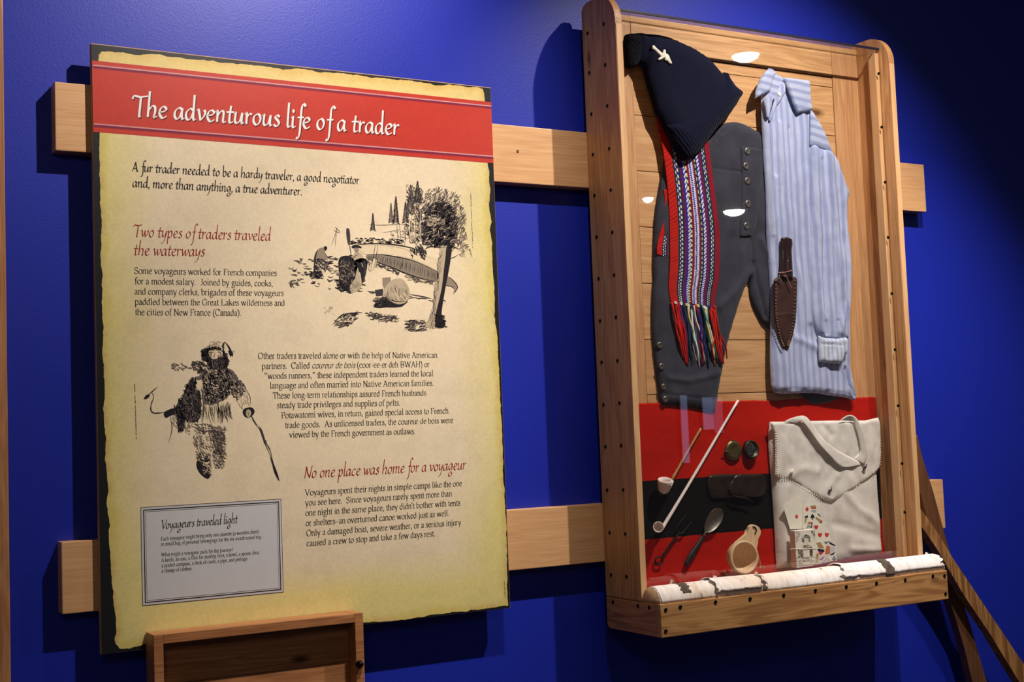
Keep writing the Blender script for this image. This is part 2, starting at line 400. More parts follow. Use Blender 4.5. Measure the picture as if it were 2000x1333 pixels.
# ------------------------------------------------------------------ pen lettering
SER = {
'a': (9.8, 'S1.6,7.6 2.8,9.6 5.6,9.7 6.8,7.5 6.8,2 7.8,.4 9.4,1|S6.8,6 2.6,4.6 1.2,2.5 2.2,.3 4.5,.4 6.8,2.2'),
'b': (11, 'L2,15 2,.5|S2,8 5,9.9 8.6,8.4 9.5,5 8.4,1.4 5.4,0 2,1.2'),
'c': (9.8, 'S8.2,7.6 6.4,9.8 3,9 1.2,5 2.8,1 5.4,0 8.6,2'),
'd': (11, 'L8.2,15 8.2,.6|S8.2,8.5 5.8,9.9 2.4,8.4 1.2,5 2.2,1.4 4.8,0 8.2,1.8'),
'e': (9.8, 'L1.4,6 8.4,6|S8.4,6 7.2,9.2 4.8,9.9 2,8.4 1.2,5 2.6,1 5.4,0 8.6,2.2'),
'f': (7.3, 'S8,13.8 6.4,15.2 4.2,14.2 3.4,11 3.4,5 3.4,0|L.8,9.6 6.4,9.6|L1.4,.2 5.8,.2'),
'g': (11, 'S5,10 2.2,8.6 2,5.6 4.6,3.6 7.4,5 7.6,8.4 5,10|S3.4,4 2,2.4 3,1 7.6,.4 9.6,-1.8 7.4,-4.8 3,-4.8 1,-2.8 3.4,.4|L7,9.4 10.2,9.4'),
'h': (11, 'L2,15 2,0|S2,7.6 4.8,9.9 7.6,9.4 8.4,7 8.4,0|L6.8,.2 10.2,.2'),
'i': (6.1, 'L3,10 3,0|D3,13.6'),
'j': (6.1, 'S3.4,10 3.4,0 2.8,-3.6 .4,-4.6|D3.2,13.6'),
'k': (11, 'L2,15 2,0|L2.4,4.8 8,9.8|L4.4,6.2 9.4,0|L7.6,.2 10.8,.2'),
'l': (6.1, 'L3,15 3,0'),
'm': (17.1, 'L2,10 2,0|S2,7.6 4.6,9.9 7.2,9.4 8,7 8,0|S8,7.6 11,9.9 13.6,9.4 14.4,7 14.4,0|L6.4,.2 9.8,.2|L12.8,.2 16.2,.2'),
'n': (11, 'L2,10 2,0|S2,7.6 4.8,9.9 7.6,9.4 8.4,7 8.4,0|L6.8,.2 10.2,.2'),
'o': (11, 'S5.4,9.9 2,8.2 1.2,5 2.2,1.4 5.4,0 8.6,1.6 9.6,5 8.6,8.4 5.4,9.9'),
'p': (11, 'L2,10 2,-5.6|S2,8 5,9.9 8.6,8.4 9.5,5 8.4,1.4 5.4,0 2,1.2'),
'q': (11, 'L8.4,10 8.4,-5.6|S8.2,8.5 5.8,9.9 2.4,8.4 1.2,5 2.2,1.4 4.8,0 8.2,1.8'),
'r': (7.3, 'L2,10 2,0|S2,7 3.8,9.4 6.8,9.2'),
's': (8.6, 'S6.9,7.8 5.4,9.8 2.4,9.4 1.8,7.4 3.6,5.8 6.4,4.4 7,2.2 5,.1 1.8,.6 1.2,2.6'),
't': (6.1, 'S2.8,12.6 2.8,6 2.8,1.6 4,.2 6,1|L.4,9.6 5.6,9.6'),
'u': (11, 'S2,9.8 2,3 3,.5 6,.4 8.4,2.4|L8.4,10 8.4,.3|L.2,9.7 2,9.7|L8.4,.3 10.4,.3'),
'v': (11, 'L1.4,9.8 5.4,0|L5.4,0 9.4,9.8|L0,9.8 3.4,9.8|L7.8,9.8 10.8,9.8'),
'w': (15.9, 'L1.4,9.8 4.8,0|L4.8,0 8,9.6|L8,9.6 11.2,0|L11.2,0 14.6,9.8|L0,9.8 3.2,9.8|L6.4,9.8 9.6,9.8|L13,9.8 15.8,9.8'),
'x': (11, 'L1.4,9.8 9.2,0|L9,9.8 1.6,0|L0,9.8 3.4,9.8|L7.4,9.8 10.4,9.8|L.2,.2 3,.2|L7.4,.2 10.8,.2'),
'y': (11, 'L1.4,9.8 5.6,0|S9.4,9.8 5.6,0 4.2,-4 1.4,-5|L0,9.8 3.4,9.8|L7.8,9.8 10.8,9.8'),
'z': (9.8, 'L1.2,9.6 8.4,9.6|L8.4,9.6 1.2,.3|L1.2,.3 8.8,.3'),
'A': (16, 'L7.8,14.7 2.2,0|L7.8,14.7 13.6,0|L4.2,5 11,5|L.2,.2 4.2,.2|L11,.2 15.8,.2'),
'B': (14.8, 'L3,14.7 3,0|S3,14.5 8,14.5 10.8,12.6 10,8.6 7,7.8 3,7.8|S7,7.8 11.6,6.6 12.4,3.6 10,.6 3,.3'),
'C': (14.8, 'S12.8,11 11,14 7.6,14.9 3,12.6 1.2,7.5 3.2,2 7.8,-.1 13.2,3|L12.9,14.6 12.9,10.8'),
'E': (13.5, 'L3,14.7 3,0|L3,14.4 11.4,14.4|L11.4,14.4 11.4,12|L3,7.8 8.8,7.8|L3,.3 11.6,.3|L11.8,.3 12.6,3.2'),
'F': (12.2, 'L3,14.7 3,0|L3,14.4 11.4,14.4|L11.4,14.4 11.4,12|L3,7.6 8.8,7.6'),
'G': (16, 'S13.2,11 11.2,14 7.8,14.9 3,12.6 1.2,7.5 3.2,2 8,-.1 13,1.6|L13,6.4 13,1.2|L10.8,6.4 15,6.4'),
'H': (16, 'L3,14.7 3,0|L13,14.7 13,0|L3,7.6 13,7.6'),
'J': (8.6, 'S5.4,14.6 5.4,4 4.2,.4 1.2,.8|L3,14.5 8,14.5'),
'L': (13.5, 'L3,14.7 3,0|L3,.3 11.4,.3|L11.4,.3 12.4,3.8'),
'N': (16, 'L3,14.6 3,0|L3,14.7 13,0|L13,0 13,14.6'),
'O': (16, 'S8,14.9 3,12.4 1.4,7.4 3,2.2 8,-.1 13,2.2 14.6,7.4 13,12.4 8,14.9'),
'P': (12.2, 'L3,14.7 3,0|S3,14.5 8,14.5 11,12.4 10.6,8.4 7.4,6.8 3,7'),
'S': (12.2, 'S10,11.4 8,14.6 3.6,14.4 2,11.4 4,8.6 8.8,6.4 10.4,3.6 8.4,.2 3.4,0 1.4,3.6'),
'T': (13.5, 'L6.8,14.7 6.8,0|L.8,14.4 12.8,14.4|L.9,14.4 .9,11.6|L12.7,14.4 12.7,11.6'),
'V': (16, 'L2,14.6 8,0|L8,0 13.8,14.6|L0,14.5 4.6,14.5|L11.4,14.5 16,14.5'),
'W': (21, 'L1.6,14.6 6.4,0|L6.4,0 10.4,14.4|L10.4,14.4 15,0|L15,0 19.6,14.6|L0,14.5 4,14.5|L17.6,14.5 21.2,14.5'),
'.': (5.5, 'D2,.8'), ',': (5.5, 'D2,.8|S2.6,.6 2.4,-1.6 1.2,-2.8'), "'": (4, 'L2,15 2,11.4'),
'-': (7.3, 'L1,5 6.2,5'), '–': (11, 'L.2,5 10.8,5'), '(': (7.3, 'S6.4,15.4 3,11 2,5.6 3,0 6.4,-4.4'), ')': (7.3, 'S.8,15.4 4.2,11 5.2,5.6 4.2,0 .8,-4.4'),
'“': (9.8, 'D3,11.8|S2.4,12 2.6,14 4,15.2|D7,11.8|S6.4,12 6.6,14 8,15.2'), '”': (9.8, 'D2.6,14|S3.2,14 3.2,12 1.8,10.8|D6.6,14|S7.2,14 7.2,12 5.8,10.8'),
'?': (9.8, 'S1.8,12 3.4,14.8 7,14 7.2,11 4.8,7.4 4.6,4|D4.6,.8'), ' ': (5.5, ''),
}
ITA = {
'a': (8.4, 'S6.4,8.8 4.2,10 1.5,7 1,2.6 2.4,0 4.6,2 6.4,7.6|S6.7,9.9 6.2,3.4 6.7,.4 8.2,1.2'),
'b': (8, 'S2,18.4 1.7,10 1.4,1.4 3.4,0 6.2,2.8 6.2,7.6 4.4,10 1.8,6.6'),
'c': (7, 'S6,8.6 4.2,10 1.6,7 1.2,2.2 3.2,0 6.2,1.8'),
'd': (8.6, 'S6.4,8.8 4.2,10 1.5,7 1,2.6 2.4,0 4.6,2 6.4,7.6|S7.2,18.4 6.6,10 6.3,2.6 6.9,.3 8.3,1.2'),
'e': (7, 'S1.4,4.8 4.6,6 6,8 4.6,10 2.2,8.6 1.1,4 2.6,.3 4.4,.3 6.4,2'),
'f': (5.2, 'S8,16.8 6.6,18.4 4.9,16 4.1,9 3.2,-2.6 1.8,-6.4 .2,-6.2|L1.4,9.5 6.6,10'),
'g': (8.4, 'S6.4,8.8 4.2,10 1.5,7 1.2,3.2 2.8,.8 4.8,3 6.4,7.6|S6.7,9.8 6.4,1 4,-2 1.6,-3.4 1.4,-5.8 4.4,-6.4 6.6,-4.4 5.8,-2.2'),
'h': (8.6, 'S2.6,18.4 1.9,10 1.3,0|S1.5,4.6 4.2,9.6 6.4,9 6.6,5 5.8,1 6.2,0 8,1.2'),
'i': (4, 'S.2,8.6 1.8,9.9 1.5,5 1.5,1 2.4,.1 3.9,1.4|D2.2,13.4'),
'l': (4, 'S2.6,18.4 1.8,9 1.5,1.6 2.3,.1 3.9,1.4'),
'm': (12.4, 'S.2,8.6 1.7,9.8 1.4,0|S1.4,4.8 4,9.6 5.9,9 5.5,0|S5.5,4.8 8.2,9.6 10,9 9.7,1.5 10.4,.1 12,1.3'),
'n': (8.6, 'S.2,8.6 1.7,9.8 1.4,0|S1.4,4.6 4.2,9.7 6.3,9 5.9,1.5 6.7,.1 8.2,1.3'),
'o': (7.8, 'S4.4,10 1.8,7.6 1.2,3 3,0 5.4,1.6 6.6,6 5.6,9.2 4.2,10'),
'p': (8, 'S.2,8.6 1.9,9.8 1.5,0 1,-6.6|S1.5,5 4.4,9.9 6.4,8.4 6.2,3 4.2,.1 1.6,1.4'),
'r': (5.8, 'S.2,8.6 1.7,9.8 1.4,0|S1.4,4.6 3.6,9.2 5.8,9.2'),
's': (6, 'S5.4,8.8 3.4,10 1.9,8 3.8,5.4 4.8,2.6 3,0 .6,1.2'),
't': (5.2, 'S3.4,13.6 2.5,8 2.1,1.6 3,.1 5,1.4|L0,9.5 5.6,10'),
'u': (8.6, 'S.2,8.6 1.8,9.8 1.2,2.4 2.6,.2 5,2.6 6.5,8.6|S6.9,9.9 6.3,2.4 6.8,.2 8.2,1.3'),
'v': (7.2, 'S.2,9 1.6,9.7 2.6,4 3,.2|S3,.2 5.8,4.4 6.6,8 5.8,9.8'),
'w': (10.6, 'S.2,9 1.6,9.7 2.4,4 2.8,.2|S2.8,.2 5,5 5.8,9.4|S5.8,9.4 6,4 6.4,.2|S6.4,.2 9.2,4.4 10,8 9.2,9.8'),
'y': (7.6, 'S.2,8.8 1.7,9.8 1.5,3.4 2.8,1.2 4.6,3 6.4,8.6|S7,9.8 5.6,1 3.4,-4.6 .4,-6.6'),
'T': (8.4, 'S-1.4,13 -.2,15 4,14.6 9.6,15.4|S4.6,14.8 4,7 3.6,0 4.8,.2'),
'A': (10, 'L5.8,15.4 .6,.2|S5.8,15.4 7,7 8.6,.4 10,.6|L2.4,5 7.8,5.2'),
'N': (10.6, 'L1,0 2.2,15|S2.2,15 5,7 8.4,.4|S8.4,.3 9.2,9 10.6,15.6'),
'V': (8.6, 'S-.6,13.6 .8,15 2.6,8 3.6,.2|S3.6,.2 7,8 9.6,15.8'),
',': (3.2, 'S1.2,1.2 1.5,-.4 .4,-2.6'), '.': (3.2, 'D1.4,.7'), ' ': (4.2, ''),
}
class Pen:
    def __init__(s): s.V, s.F = [], []
    def stroke(s, pts, wid, D):
        s.k = (getattr(s, 'k', 0)+1) % 14; D = D+s.k*8e-6
        n = len(pts); b = len(s.V)
        for i, p in enumerate(pts):
            a = pts[max(i-1, 0)]; c = pts[min(i+1, n-1)]; t = np.array(c)-np.array(a); L = np.hypot(*t)+1e-9; t = t/L
            w = wid(t, i/(n-1)) if callable(wid) else wid
            nx, nz = -t[1]*w/2, t[0]*w/2
            s.V += [(p[0]+nx, -D, p[1]+nz), (p[0]-nx, -D, p[1]-nz)]
        for i in range(n-1): s.F.append((b+2*i, b+2*i+2, b+2*i+3, b+2*i+1))
    def poly(s, pts, D):
        b = len(s.V); s.V += [(p[0], -D, p[1]) for p in pts]
        for t in tessellate_polygon([[Vector((p[0], p[1], 0)) for p in pts]]): s.F.append(tuple(b+i for i in t))
    def line(s, text, p0, p1, D, xh, font='S', italics=(), bold=1.0, ext=1.0, shear=0.0, fixed_z=None, off=(0, 0)):
        """text between photo points p0,p1 of the baseline, x-height xh in metres"""
        A = XZ(*p0, D); B = XZ(*p1, D); G = SER if font == 'S' else ITA
        tot = sum(G[c][0] for c in text); k = math.hypot(B[0]-A[0], B[1]-A[1])/(tot-0.8)
        ex = np.array([B[0]-A[0], B[1]-A[1]]); ex /= np.hypot(*ex); ez = np.array([-ex[1], ex[0]]); ky = xh/10.0
        phi, a_, b_ = (math.radians(12), 1.42, 0.60) if font == 'S' else (math.radians(38), 1.9, 0.62)
        nib = np.array([math.cos(phi), math.sin(phi)]); x = 0.0
        for ci, c in enumerate(text):
            adv, gl = G[c]; it = any(i0 <= ci < i1 for i0, i1 in italics); sh = 0.26 if it else shear
            for st in gl.split('|') if gl else []:
                kind = st[0]; P = [tuple(float(q) for q in s_.split(',')) for s_ in st[1:].split(' ')]
                if kind == 'D':
                    cx, cy = P[0]; rr = 1.0*bold; pts = [(cx+rr*math.cos(i*math.pi/3+.5)*ky/k, cy+rr*math.sin(i*math.pi/3+.5)) for i in range(6)]
                    Q = []
                    for gx, gy in pts:
                        if gy > 10: gy = 10+(gy-10)*ext
                        X = (x+gx)*k+gy*sh*ky; Z = gy*ky; w = np.array(A)+ex*X+ez*Z; Q.append((w[0]+off[0], w[1]+off[1]))
                    s.poly(Q, D); continue
                if kind == 'S': C = catmull(P, 5)
                else: C = [np.array(P[0])+(np.array(P[1])-np.array(P[0]))*i/2 for i in range(3)]
                pts = []
                for gx, gy in C:
                    if gy > 10: gy = 10+(gy-10)*ext
                    if gy < 0: gy = gy*ext
                    X = (x+gx)*k+gy*sh*ky; Z = gy*ky; w = np.array(A)+ex*X+ez*Z; pts.append((w[0]+off[0], w[1]+off[1]))
                def wid(t, f): 
                    cr = abs(t[0]*nib[1]-t[1]*nib[0]); return bold*ky*math.hypot(a_*cr, b_)
                s.stroke(pts, wid, D)
                if font == 'S' and kind == 'L' and abs(P[0][0]-P[1][0]) < 0.1 and not it:
                    for (gx, gy), other in ((P[0], P[1]), (P[1], P[0])):
                        top = gy > other[1]
                        if gy in (10.0, 15.0) and top: seg = ((gx-1.7, gy-.9), (gx+.6, gy-.1))
                        elif (gy in (14.7, 14.6) and top) or (not top and gy in (0.0, -5.6)): seg = ((gx-1.9, gy+(.2 if not top else -.2)), (gx+1.9, gy+(.2 if not top else -.2)))
                        else: continue
                        q = []
                        for hx, hy in seg:
                            w = np.array(A)+ex*((x+hx)*k+hy*sh*ky)+ez*(hy*ky); q.append((w[0]+off[0], w[1]+off[1]))
                        s.stroke(q, bold*ky*0.6, D)
            x += adv
    def build(s, name, mat, parent, label=None):
        F = []
        for f in s.F:
            a, b, c = (s.V[i] for i in f[:3])
            cr = (b[0]-a[0])*(c[2]-a[2])-(b[2]-a[2])*(c[0]-a[0])
            F.append(f if cr > 0 else f[::-1])
        return mk(name, s.V, F, mat, parent, label=label)
class Ink:
    """layers of flat print with a colour per face"""
    def __init__(s, D0, m): s.V, s.F, s.C, s.D, s.m = [], [], [], D0, m
    def _face(s, ids, c):
        a, b, q = (s.V[i] for i in ids[:3])
        if (b[0]-a[0])*(q[2]-a[2])-(b[2]-a[2])*(q[0]-a[0]) < 0: ids = ids[::-1]
        s.F.append(tuple(ids)); s.C.append(c)
    def poly(s, pts, c, lay=0, sm=0, jit=0.0):
        P = [s.m(*p) for p in pts]
        if sm: P = [tuple(p) for p in catmull(P, sm, True)]
        if jit:
            P = [tuple(q) for q in resample(P, jit*2.2)]; P = [(p[0]+R.uniform(-jit, jit), p[1]+R.uniform(-jit, jit)) for p in P]
        b = len(s.V); s.V += [(p[0], -(s.D+lay*3e-5), p[1]) for p in P]
        for t in tessellate_polygon([[Vector((p[0], p[1], 0)) for p in P]]): s._face([b+i for i in t], c)
    def stroke(s, pts, w, c, lay=1, sm=4, taper=True, wob=0.0):
        P = [np.array(s.m(*p)) for p in pts]; P = catmull(P, sm) if sm else P; n = len(P); b = len(s.V)
        for i, p in enumerate(P):
            a = P[max(i-1, 0)]; q = P[min(i+1, n-1)]; t = q-a; t = t/(np.hypot(*t)+1e-9); f = i/(n-1)
            ww = w*(0.25+0.75*math.sin(math.pi*min(max(f, .02), .98))) if taper else w
            if wob: ww *= R.uniform(1-wob, 1+wob)
            s.V += [(p[0]-t[1]*ww/2, -(s.D+lay*3e-5), p[1]+t[0]*ww/2), (p[0]+t[1]*ww/2, -(s.D+lay*3e-5), p[1]-t[0]*ww/2)]
        for i in range(n-1): s._face([b+2*i, b+2*i+2, b+2*i+3, b+2*i+1], c)
    def dabs(s, region, n, l, w, ang, cs, lay=1, spread=0.5, curve=0.3):
        """short pen strokes scattered in a polygon (photo-crop units)"""
        A = np.array(region, float); mn, mx = A.min(0), A.max(0); k = 0; n = int(n*1.7); w *= 0.62; l *= 0.85
        while k < n:
            p = np.array([R.uniform(mn[0], mx[0]), R.uniform(mn[1], mx[1])])
            if not inside(p[None], A)[0]: continue
            k += 1; an = ang+R.uniform(-spread, spread); ll = l*R.uniform(.5, 1.3)
            d = np.array([math.cos(an), math.sin(an)])*ll; nrm = np.array([-d[1], d[0]])*R.uniform(-curve, curve)
            s.stroke([p-d/2, p+nrm, p+d/2], w*R.uniform(.5, 1.4), R.choice(cs), lay+R.randint(0, 2), 2)
    def build(s, name, mat, parent, label=None): return mk(name, s.V, s.F, mat, parent, cols=s.C, label=label)
#==PART2==
# ================================================================== the setting
def structure(o): o['kind'] = 'structure'; return o
structure(box('wall_back', -3.0, 8.0, -0.12, 0.0, 0.0, 3.0, M_wall, bev=0))
structure(box('floor', -3.0, 8.0, 0.0, 7.0, -0.1, 0.0, M_floor, bev=0))
structure(box('ceiling', -3.0, 8.0, -0.12, 7.0, 3.0, 3.1, M_ceil, bev=0))
structure(box('trim_1', -0.30, -0.1615, 0.0, 0.018, 0.0, 3.0, M_trim, bev=0.002))

# ================================================================== rails
RD = 0.038
Z1a, Z1b, Z2a, Z2b = 1.890, 2.029, 0.9775, 1.1165
def rail(z0, z1, lab, scr):
    t = thing('mounting_rail', (1.15, -RD/2, z0), lab, 'rail', None)
    box('rail_board', -0.069, 2.368, 0.0, RD, z0, z1, M_maple, t, 0.002)
    for u, v in scr: screw(W(u, v, RD), 'y', 0.0033, t)
    return t
rail(Z1a, Z1b, 'upper pale maple rail behind the tops of the sign panel and the display case', [(1011, 296)])
rail(Z2a, Z2b, 'lower pale maple rail behind the bottoms of the sign panel and the display case', [])

# ================================================================== sign panel
PX0, PX1, PZ0, PZ1, PD0, PD1 = 0.0, 0.9215, 0.8945, 2.111, 0.0385, 0.053
sign = thing('sign_panel', (0.46, -0.045, PZ0), 'large parchment-printed sign panel with red title band, hung on two maple rails', 'sign')
box('panel_board', PX0, PX1, PD0, PD1-0.0008, PZ0, PZ1, M_mdf, sign, 0.0008, label='tan board edge')
mk('black_border', [(PX0+.001, -PD1, PZ0+.001), (PX1-.001, -PD1, PZ0+.001), (PX1-.001, -PD1, PZ1-.002), (PX0+.001, -PD1, PZ1-.002),
    (PX0+.001, -PD1+.0008, PZ0+.001), (PX1-.001, -PD1+.0008, PZ0+.001), (PX1-.001, -PD1+.0008, PZ1-.002), (PX0+.001, -PD1+.0008, PZ1-.002)],
   [(0, 1, 2, 3), (4, 7, 6, 5), (0, 4, 5, 1), (1, 5, 6, 2), (2, 6, 7, 3), (3, 7, 4, 0)], M_black, sign)
parch = [(192,107),(198,101),(240,102.5),(267,107),(300,106),(345,112.4),(417,119),(429,122),(510,128),(549,133.6),(610,137),(625,141.5),(670,143),(730,151.4),(805,158),(829,161.6),(853,167),(877,165.5),(910,169.4),(943,172.4),(946,192.5),(952,315.5),(955.6,335),(954,347),(958,368),(955,398),(959.5,434),(957.4,449),(961,480),(962,520),(965,560),(966,620),(971.8,660),(975,742.5),(978.4,808.5),(981.6,871),(983.3,934),(986.6,990),(989.9,1056),(990.5,1090),(990.5,1140),(992,1184),(960,1187.5),(910,1194.5),(847.5,1201),(797.5,1210),(755,1215),(710,1216),(600,1227),(500,1237),(400,1248),(300,1258),(280.3,1258.6),(253.7,1268),(233,1268),(225.7,1258.6),(224,1246.8),(227.8,1235),(224,1190.7),(218,1131.7),(215.4,1081.6),(211.9,1037),(215,1028),(211,999),(209,978),(211.7,957.7),(209,940),(206,900),(207,860),(203,800),(204,740),(200,700),(202,640),(199,600),(200,560),(197,500),(199,450),(196,400),(195,350),(194.4,320),(193.5,264)]
def parchment():
    D = PD1+0.0002; base = [XZ(u, v, D) for u, v in parch]
    fine = resample(base, 0.0045); n = len(fine)
    rag = []
    for i, p in enumerate(fine):
        a = fine[i-1]; b = fine[(i+1) % n]; t = b-a; t = t/(np.hypot(*t)+1e-9)
        k = 0.0022*noise.fractal(Vector((p[0]*45, p[1]*45, 3)), 0.7, 2.0, 4)
        rag.append(p+np.array([-t[1], t[0]])*k)
    V, F, B = fill([tuple(p) for p in rag], 0.006)
    d = segdist(V, B, np.roll(B, -1, 0))
    cen = np.array(srgb(238, 218, 186)[:3]); yel = np.array(srgb(234, 217, 142)[:3]); oli = np.array(srgb(214, 190, 94)[:3]); brn = np.array(srgb(200, 140, 50)[:3])
    nn = np.array([noise.fractal(Vector((x*6, z*6, 1)), 0.9, 2.0, 4) for x, z in V])
    n2 = np.array([noise.fractal(Vector((x*16, z*16, 9)), 0.8, 2.0, 4) for x, z in V])
    lowz = np.clip((1.22-V[:, 1])/0.34, 0, 1)
    hi = np.clip((V[:, 1]-1.95)/0.1, 0, 1)
    dd = d+nn*0.018-lowz*0.075
    C = []
    for f in F:
        i = list(f); q = dd[i].mean(); z = V[i, 1].mean()
        t = np.clip((q-0.012)/0.10, 0, 1)**0.75; c = yel*(1-t)+cen*t
        t2 = 0.8*np.clip(1-(d[i].mean()+n2[i].mean()*0.014)/0.018, 0, 1); c = c*(1-0.75*t2)+(brn if n2[i].mean() > 0.05 or hi[i].mean() > 0 else oli)*0.75*t2
        if hi[i].mean() > 0: c = c*(1-.5*hi[i].mean())+np.array(srgb(232, 196, 116)[:3])*.5*hi[i].mean()
        c = c*(1-0.05*np.clip(n2[i].mean()*2, 0, 1)); C.append((*c, 1))
    FF = []
    for f in F:
        a, b, q = V[f[0]], V[f[1]], V[f[2]]
        FF.append(f if (b[0]-a[0])*(q[1]-a[1])-(b[1]-a[1])*(q[0]-a[0]) > 0 else f[::-1])
    mk('parchment_print', [(p[0], -D, p[1]) for p in V], FF, M_print, sign, cols=C)
parchment()
# red title band with two twisted cords
ZB0, ZB1 = 1.9295, 2.0755
bandn = 60; V, F, C = [], [], []
for i in range(bandn+1):
    for j in range(9):
        V.append((PX0+.001+(PX1-PX0-.002)*i/bandn, -(PD1+.0005), ZB0+(ZB1-ZB0)*j/8))
for i in range(bandn):
    for j in range(8):
        a = i*9+j; F.append((a, a+9, a+10, a+1)); k = 1+0.06*noise.noise(Vector((i*.4, j*.6, 0)))
        c = srgb(200, 56, 42); C.append((c[0]*k, c[1]*k, c[2]*k, 1))
mk('title_band', V, F, M_print, sign, cols=C)
def cord(z):
    V, F, C = [], [], []; n = 210; w = (PX1-PX0-.003)/n
    for i in range(n):
        x = PX0+.0015+i*w
        for k, (zo, col) in enumerate(((0.0022, srgb(226, 190, 196)), (-0.0008, srgb(96, 36, 96)), (-0.0030, srgb(150, 44, 74)))):
            b = len(V); D = PD1+.0008
            s = 1 if k == 0 else -1
            V += [(x, -D, z+zo-s*.0012), (x+w*.62, -D, z+zo-s*.0012), (x+w*.62+w*.9, -D, z+zo+s*.0014), (x+w*.9, -D, z+zo+s*.0014)]
            F.append((b, b+1, b+2, b+3) if s > 0 else (b+3, b+2, b+1, b)); C.append(col)
    mk('cord_print', V, F, M_print, sign, cols=C, label='pink and purple twisted cord stripe')
cord(2.0635); cord(1.9435)
# title
p = Pen(); p.line('The adventurous life of a trader', (262, 226.5), (778, 263.8), PD1+.0007, 0.0238, 'I', bold=1.25, ext=1.5, shear=0.05, off=(.0022, -.0024)); p.build('title_shade', M_tshadow, sign)
p = Pen(); p.line('The adventurous life of a trader', (262, 226.5), (778, 263.8), PD1+.0011, 0.0238, 'I', bold=1.25, ext=1.5, shear=0.05); p.build('title_lettering', M_white, sign, label='white calligraphic title reading The adventurous life of a trader')
TD = PD1+.0006
p = Pen()
p.line('A fur trader needed to be a hardy traveler, a good negotiator', (258, 334.4), (701, 359.6), TD, 0.0112, 'I', bold=1.2, ext=1.3, shear=.04)
p.line('and, more than anything, a true adventurer.', (258.6, 365.2), (589.5, 381.5), TD, 0.0112, 'I', bold=1.2, ext=1.3, shear=.04)
p.build('intro_lettering', M_ink, sign)
p = Pen()
p.line('Two types of traders traveled', (262, 462.3), (528, 470.3), TD, 0.0138, 'I', bold=.92, ext=1.45, shear=.10)
p.line('the waterways', (261, 498.3), (399, 500.8), TD, 0.0138, 'I', bold=.92, ext=1.45, shear=.10)
p.build('heading_lettering', M_inkred, sign)
p = Pen(); p.line('No one place was home for a voyageur', (594, 934.5), (909, 917), TD, 0.0142, 'I', bold=.92, ext=1.45, shear=.12); p.build('heading_lettering', M_inkred, sign)
p = Pen(); XH = 0.0089
for s, a, b in (('Some voyageurs worked for French companies', (262, 534.8), (540.6, 539.3)), ('for a modest salary.  Joined by guides, cooks,', (262.9, 555), (533.4, 559.5)),
    ('and company clerks, brigades of these voyageurs', (262.9, 575.2), (554, 578.4)), ('paddled between the Great Lakes wilderness and', (263.4, 595.5), (556.3, 597.7)),
    ('the cities of New France (Canada).', (264, 615.8), (471.7, 617))): p.line(s, a, b, TD, XH)
p.build('body_lettering', M_ink, sign)
p = Pen(); l2 = 'partners.  Called coureur de bois (coor-ee-er deh BWAH) or'; i0 = l2.index('coureur')
for s, a, b, it in (('Other traders traveled alone or with the help of Native American', (503.8, 701.3), (854, 699), ()), (l2, (511.7, 721), (839, 717.1), ((i0, i0+15),)),
    ('“woods runners,” these independent traders learned the local', (516.3, 740.4), (846.3, 735), ()), ('language and often married into Native American families.', (526.9, 759.2), (847.3, 753.6), ()),
    ('These long-term relationships assured French husbands', (532.8, 778.8), (832.5, 772.9), ()), ('steady trade privileges and supplies of pelts.', (541, 797.6), (782, 792.4), ()),
    ('Potawatomi wives, in return, gained special access to French', (549.3, 817.4), (876, 807.8), ()), ('trade goods.  As unlicensed traders, the coureur de bois were', (556.9, 836.6), (885, 826.4), ()),
    ('viewed by the French government as outlaws.', (565.1, 855.4), (811.7, 848), ())): p.line(s, a, b, TD, XH, italics=it)
p.build('body_lettering', M_ink, sign)
p = Pen()
for s, a, b in (('Voyageurs spent their nights in simple camps like the one', (595.5, 968.6), (902.4, 949.8)), ('you see here.  Since voyageurs rarely spent more than', (596.2, 988.4), (882.6, 969.6)),
    ("one night in the same place, they didn't bother with tents", (596.5, 1008.2), (899, 987.6)), ('or shelters–an overturned canoe worked just as well.', (597.2, 1028), (877.7, 1008.2)),
    ('Only a damaged boat, severe weather, or a serious injury', (598.2, 1047.8), (900.8, 1025.8)), ('caused a crew to stop and take a few days rest.', (598.8, 1067.6), (850.3, 1047.8))): p.line(s, a, b, TD, XH)
p.build('body_lettering', M_ink, sign)
# tiny upright picture credits
rr = random.Random(3)
for (u0, v0), (u1, v1) in (((919.5, 379), (923.5, 486)), ((263, 749), (266.5, 858)), ((985.2, 1136), (986.6, 1168))):
    n = int((v1-v0)/1.5); p = Pen()
    for i in range(n):
        if rr.random() < .16: continue
        f = i/n; q = XZ(u0+(u1-u0)*f+rr.uniform(-.5, .5), v0+(v1-v0)*f, TD); k = rr.uniform(.0006, .0012)
        p.stroke([(q[0]-k, q[1]), (q[0]+k, q[1]+rr.uniform(-.0006, .0006))], .0007, TD)
    p.build('picture_credit', M_ink, sign)
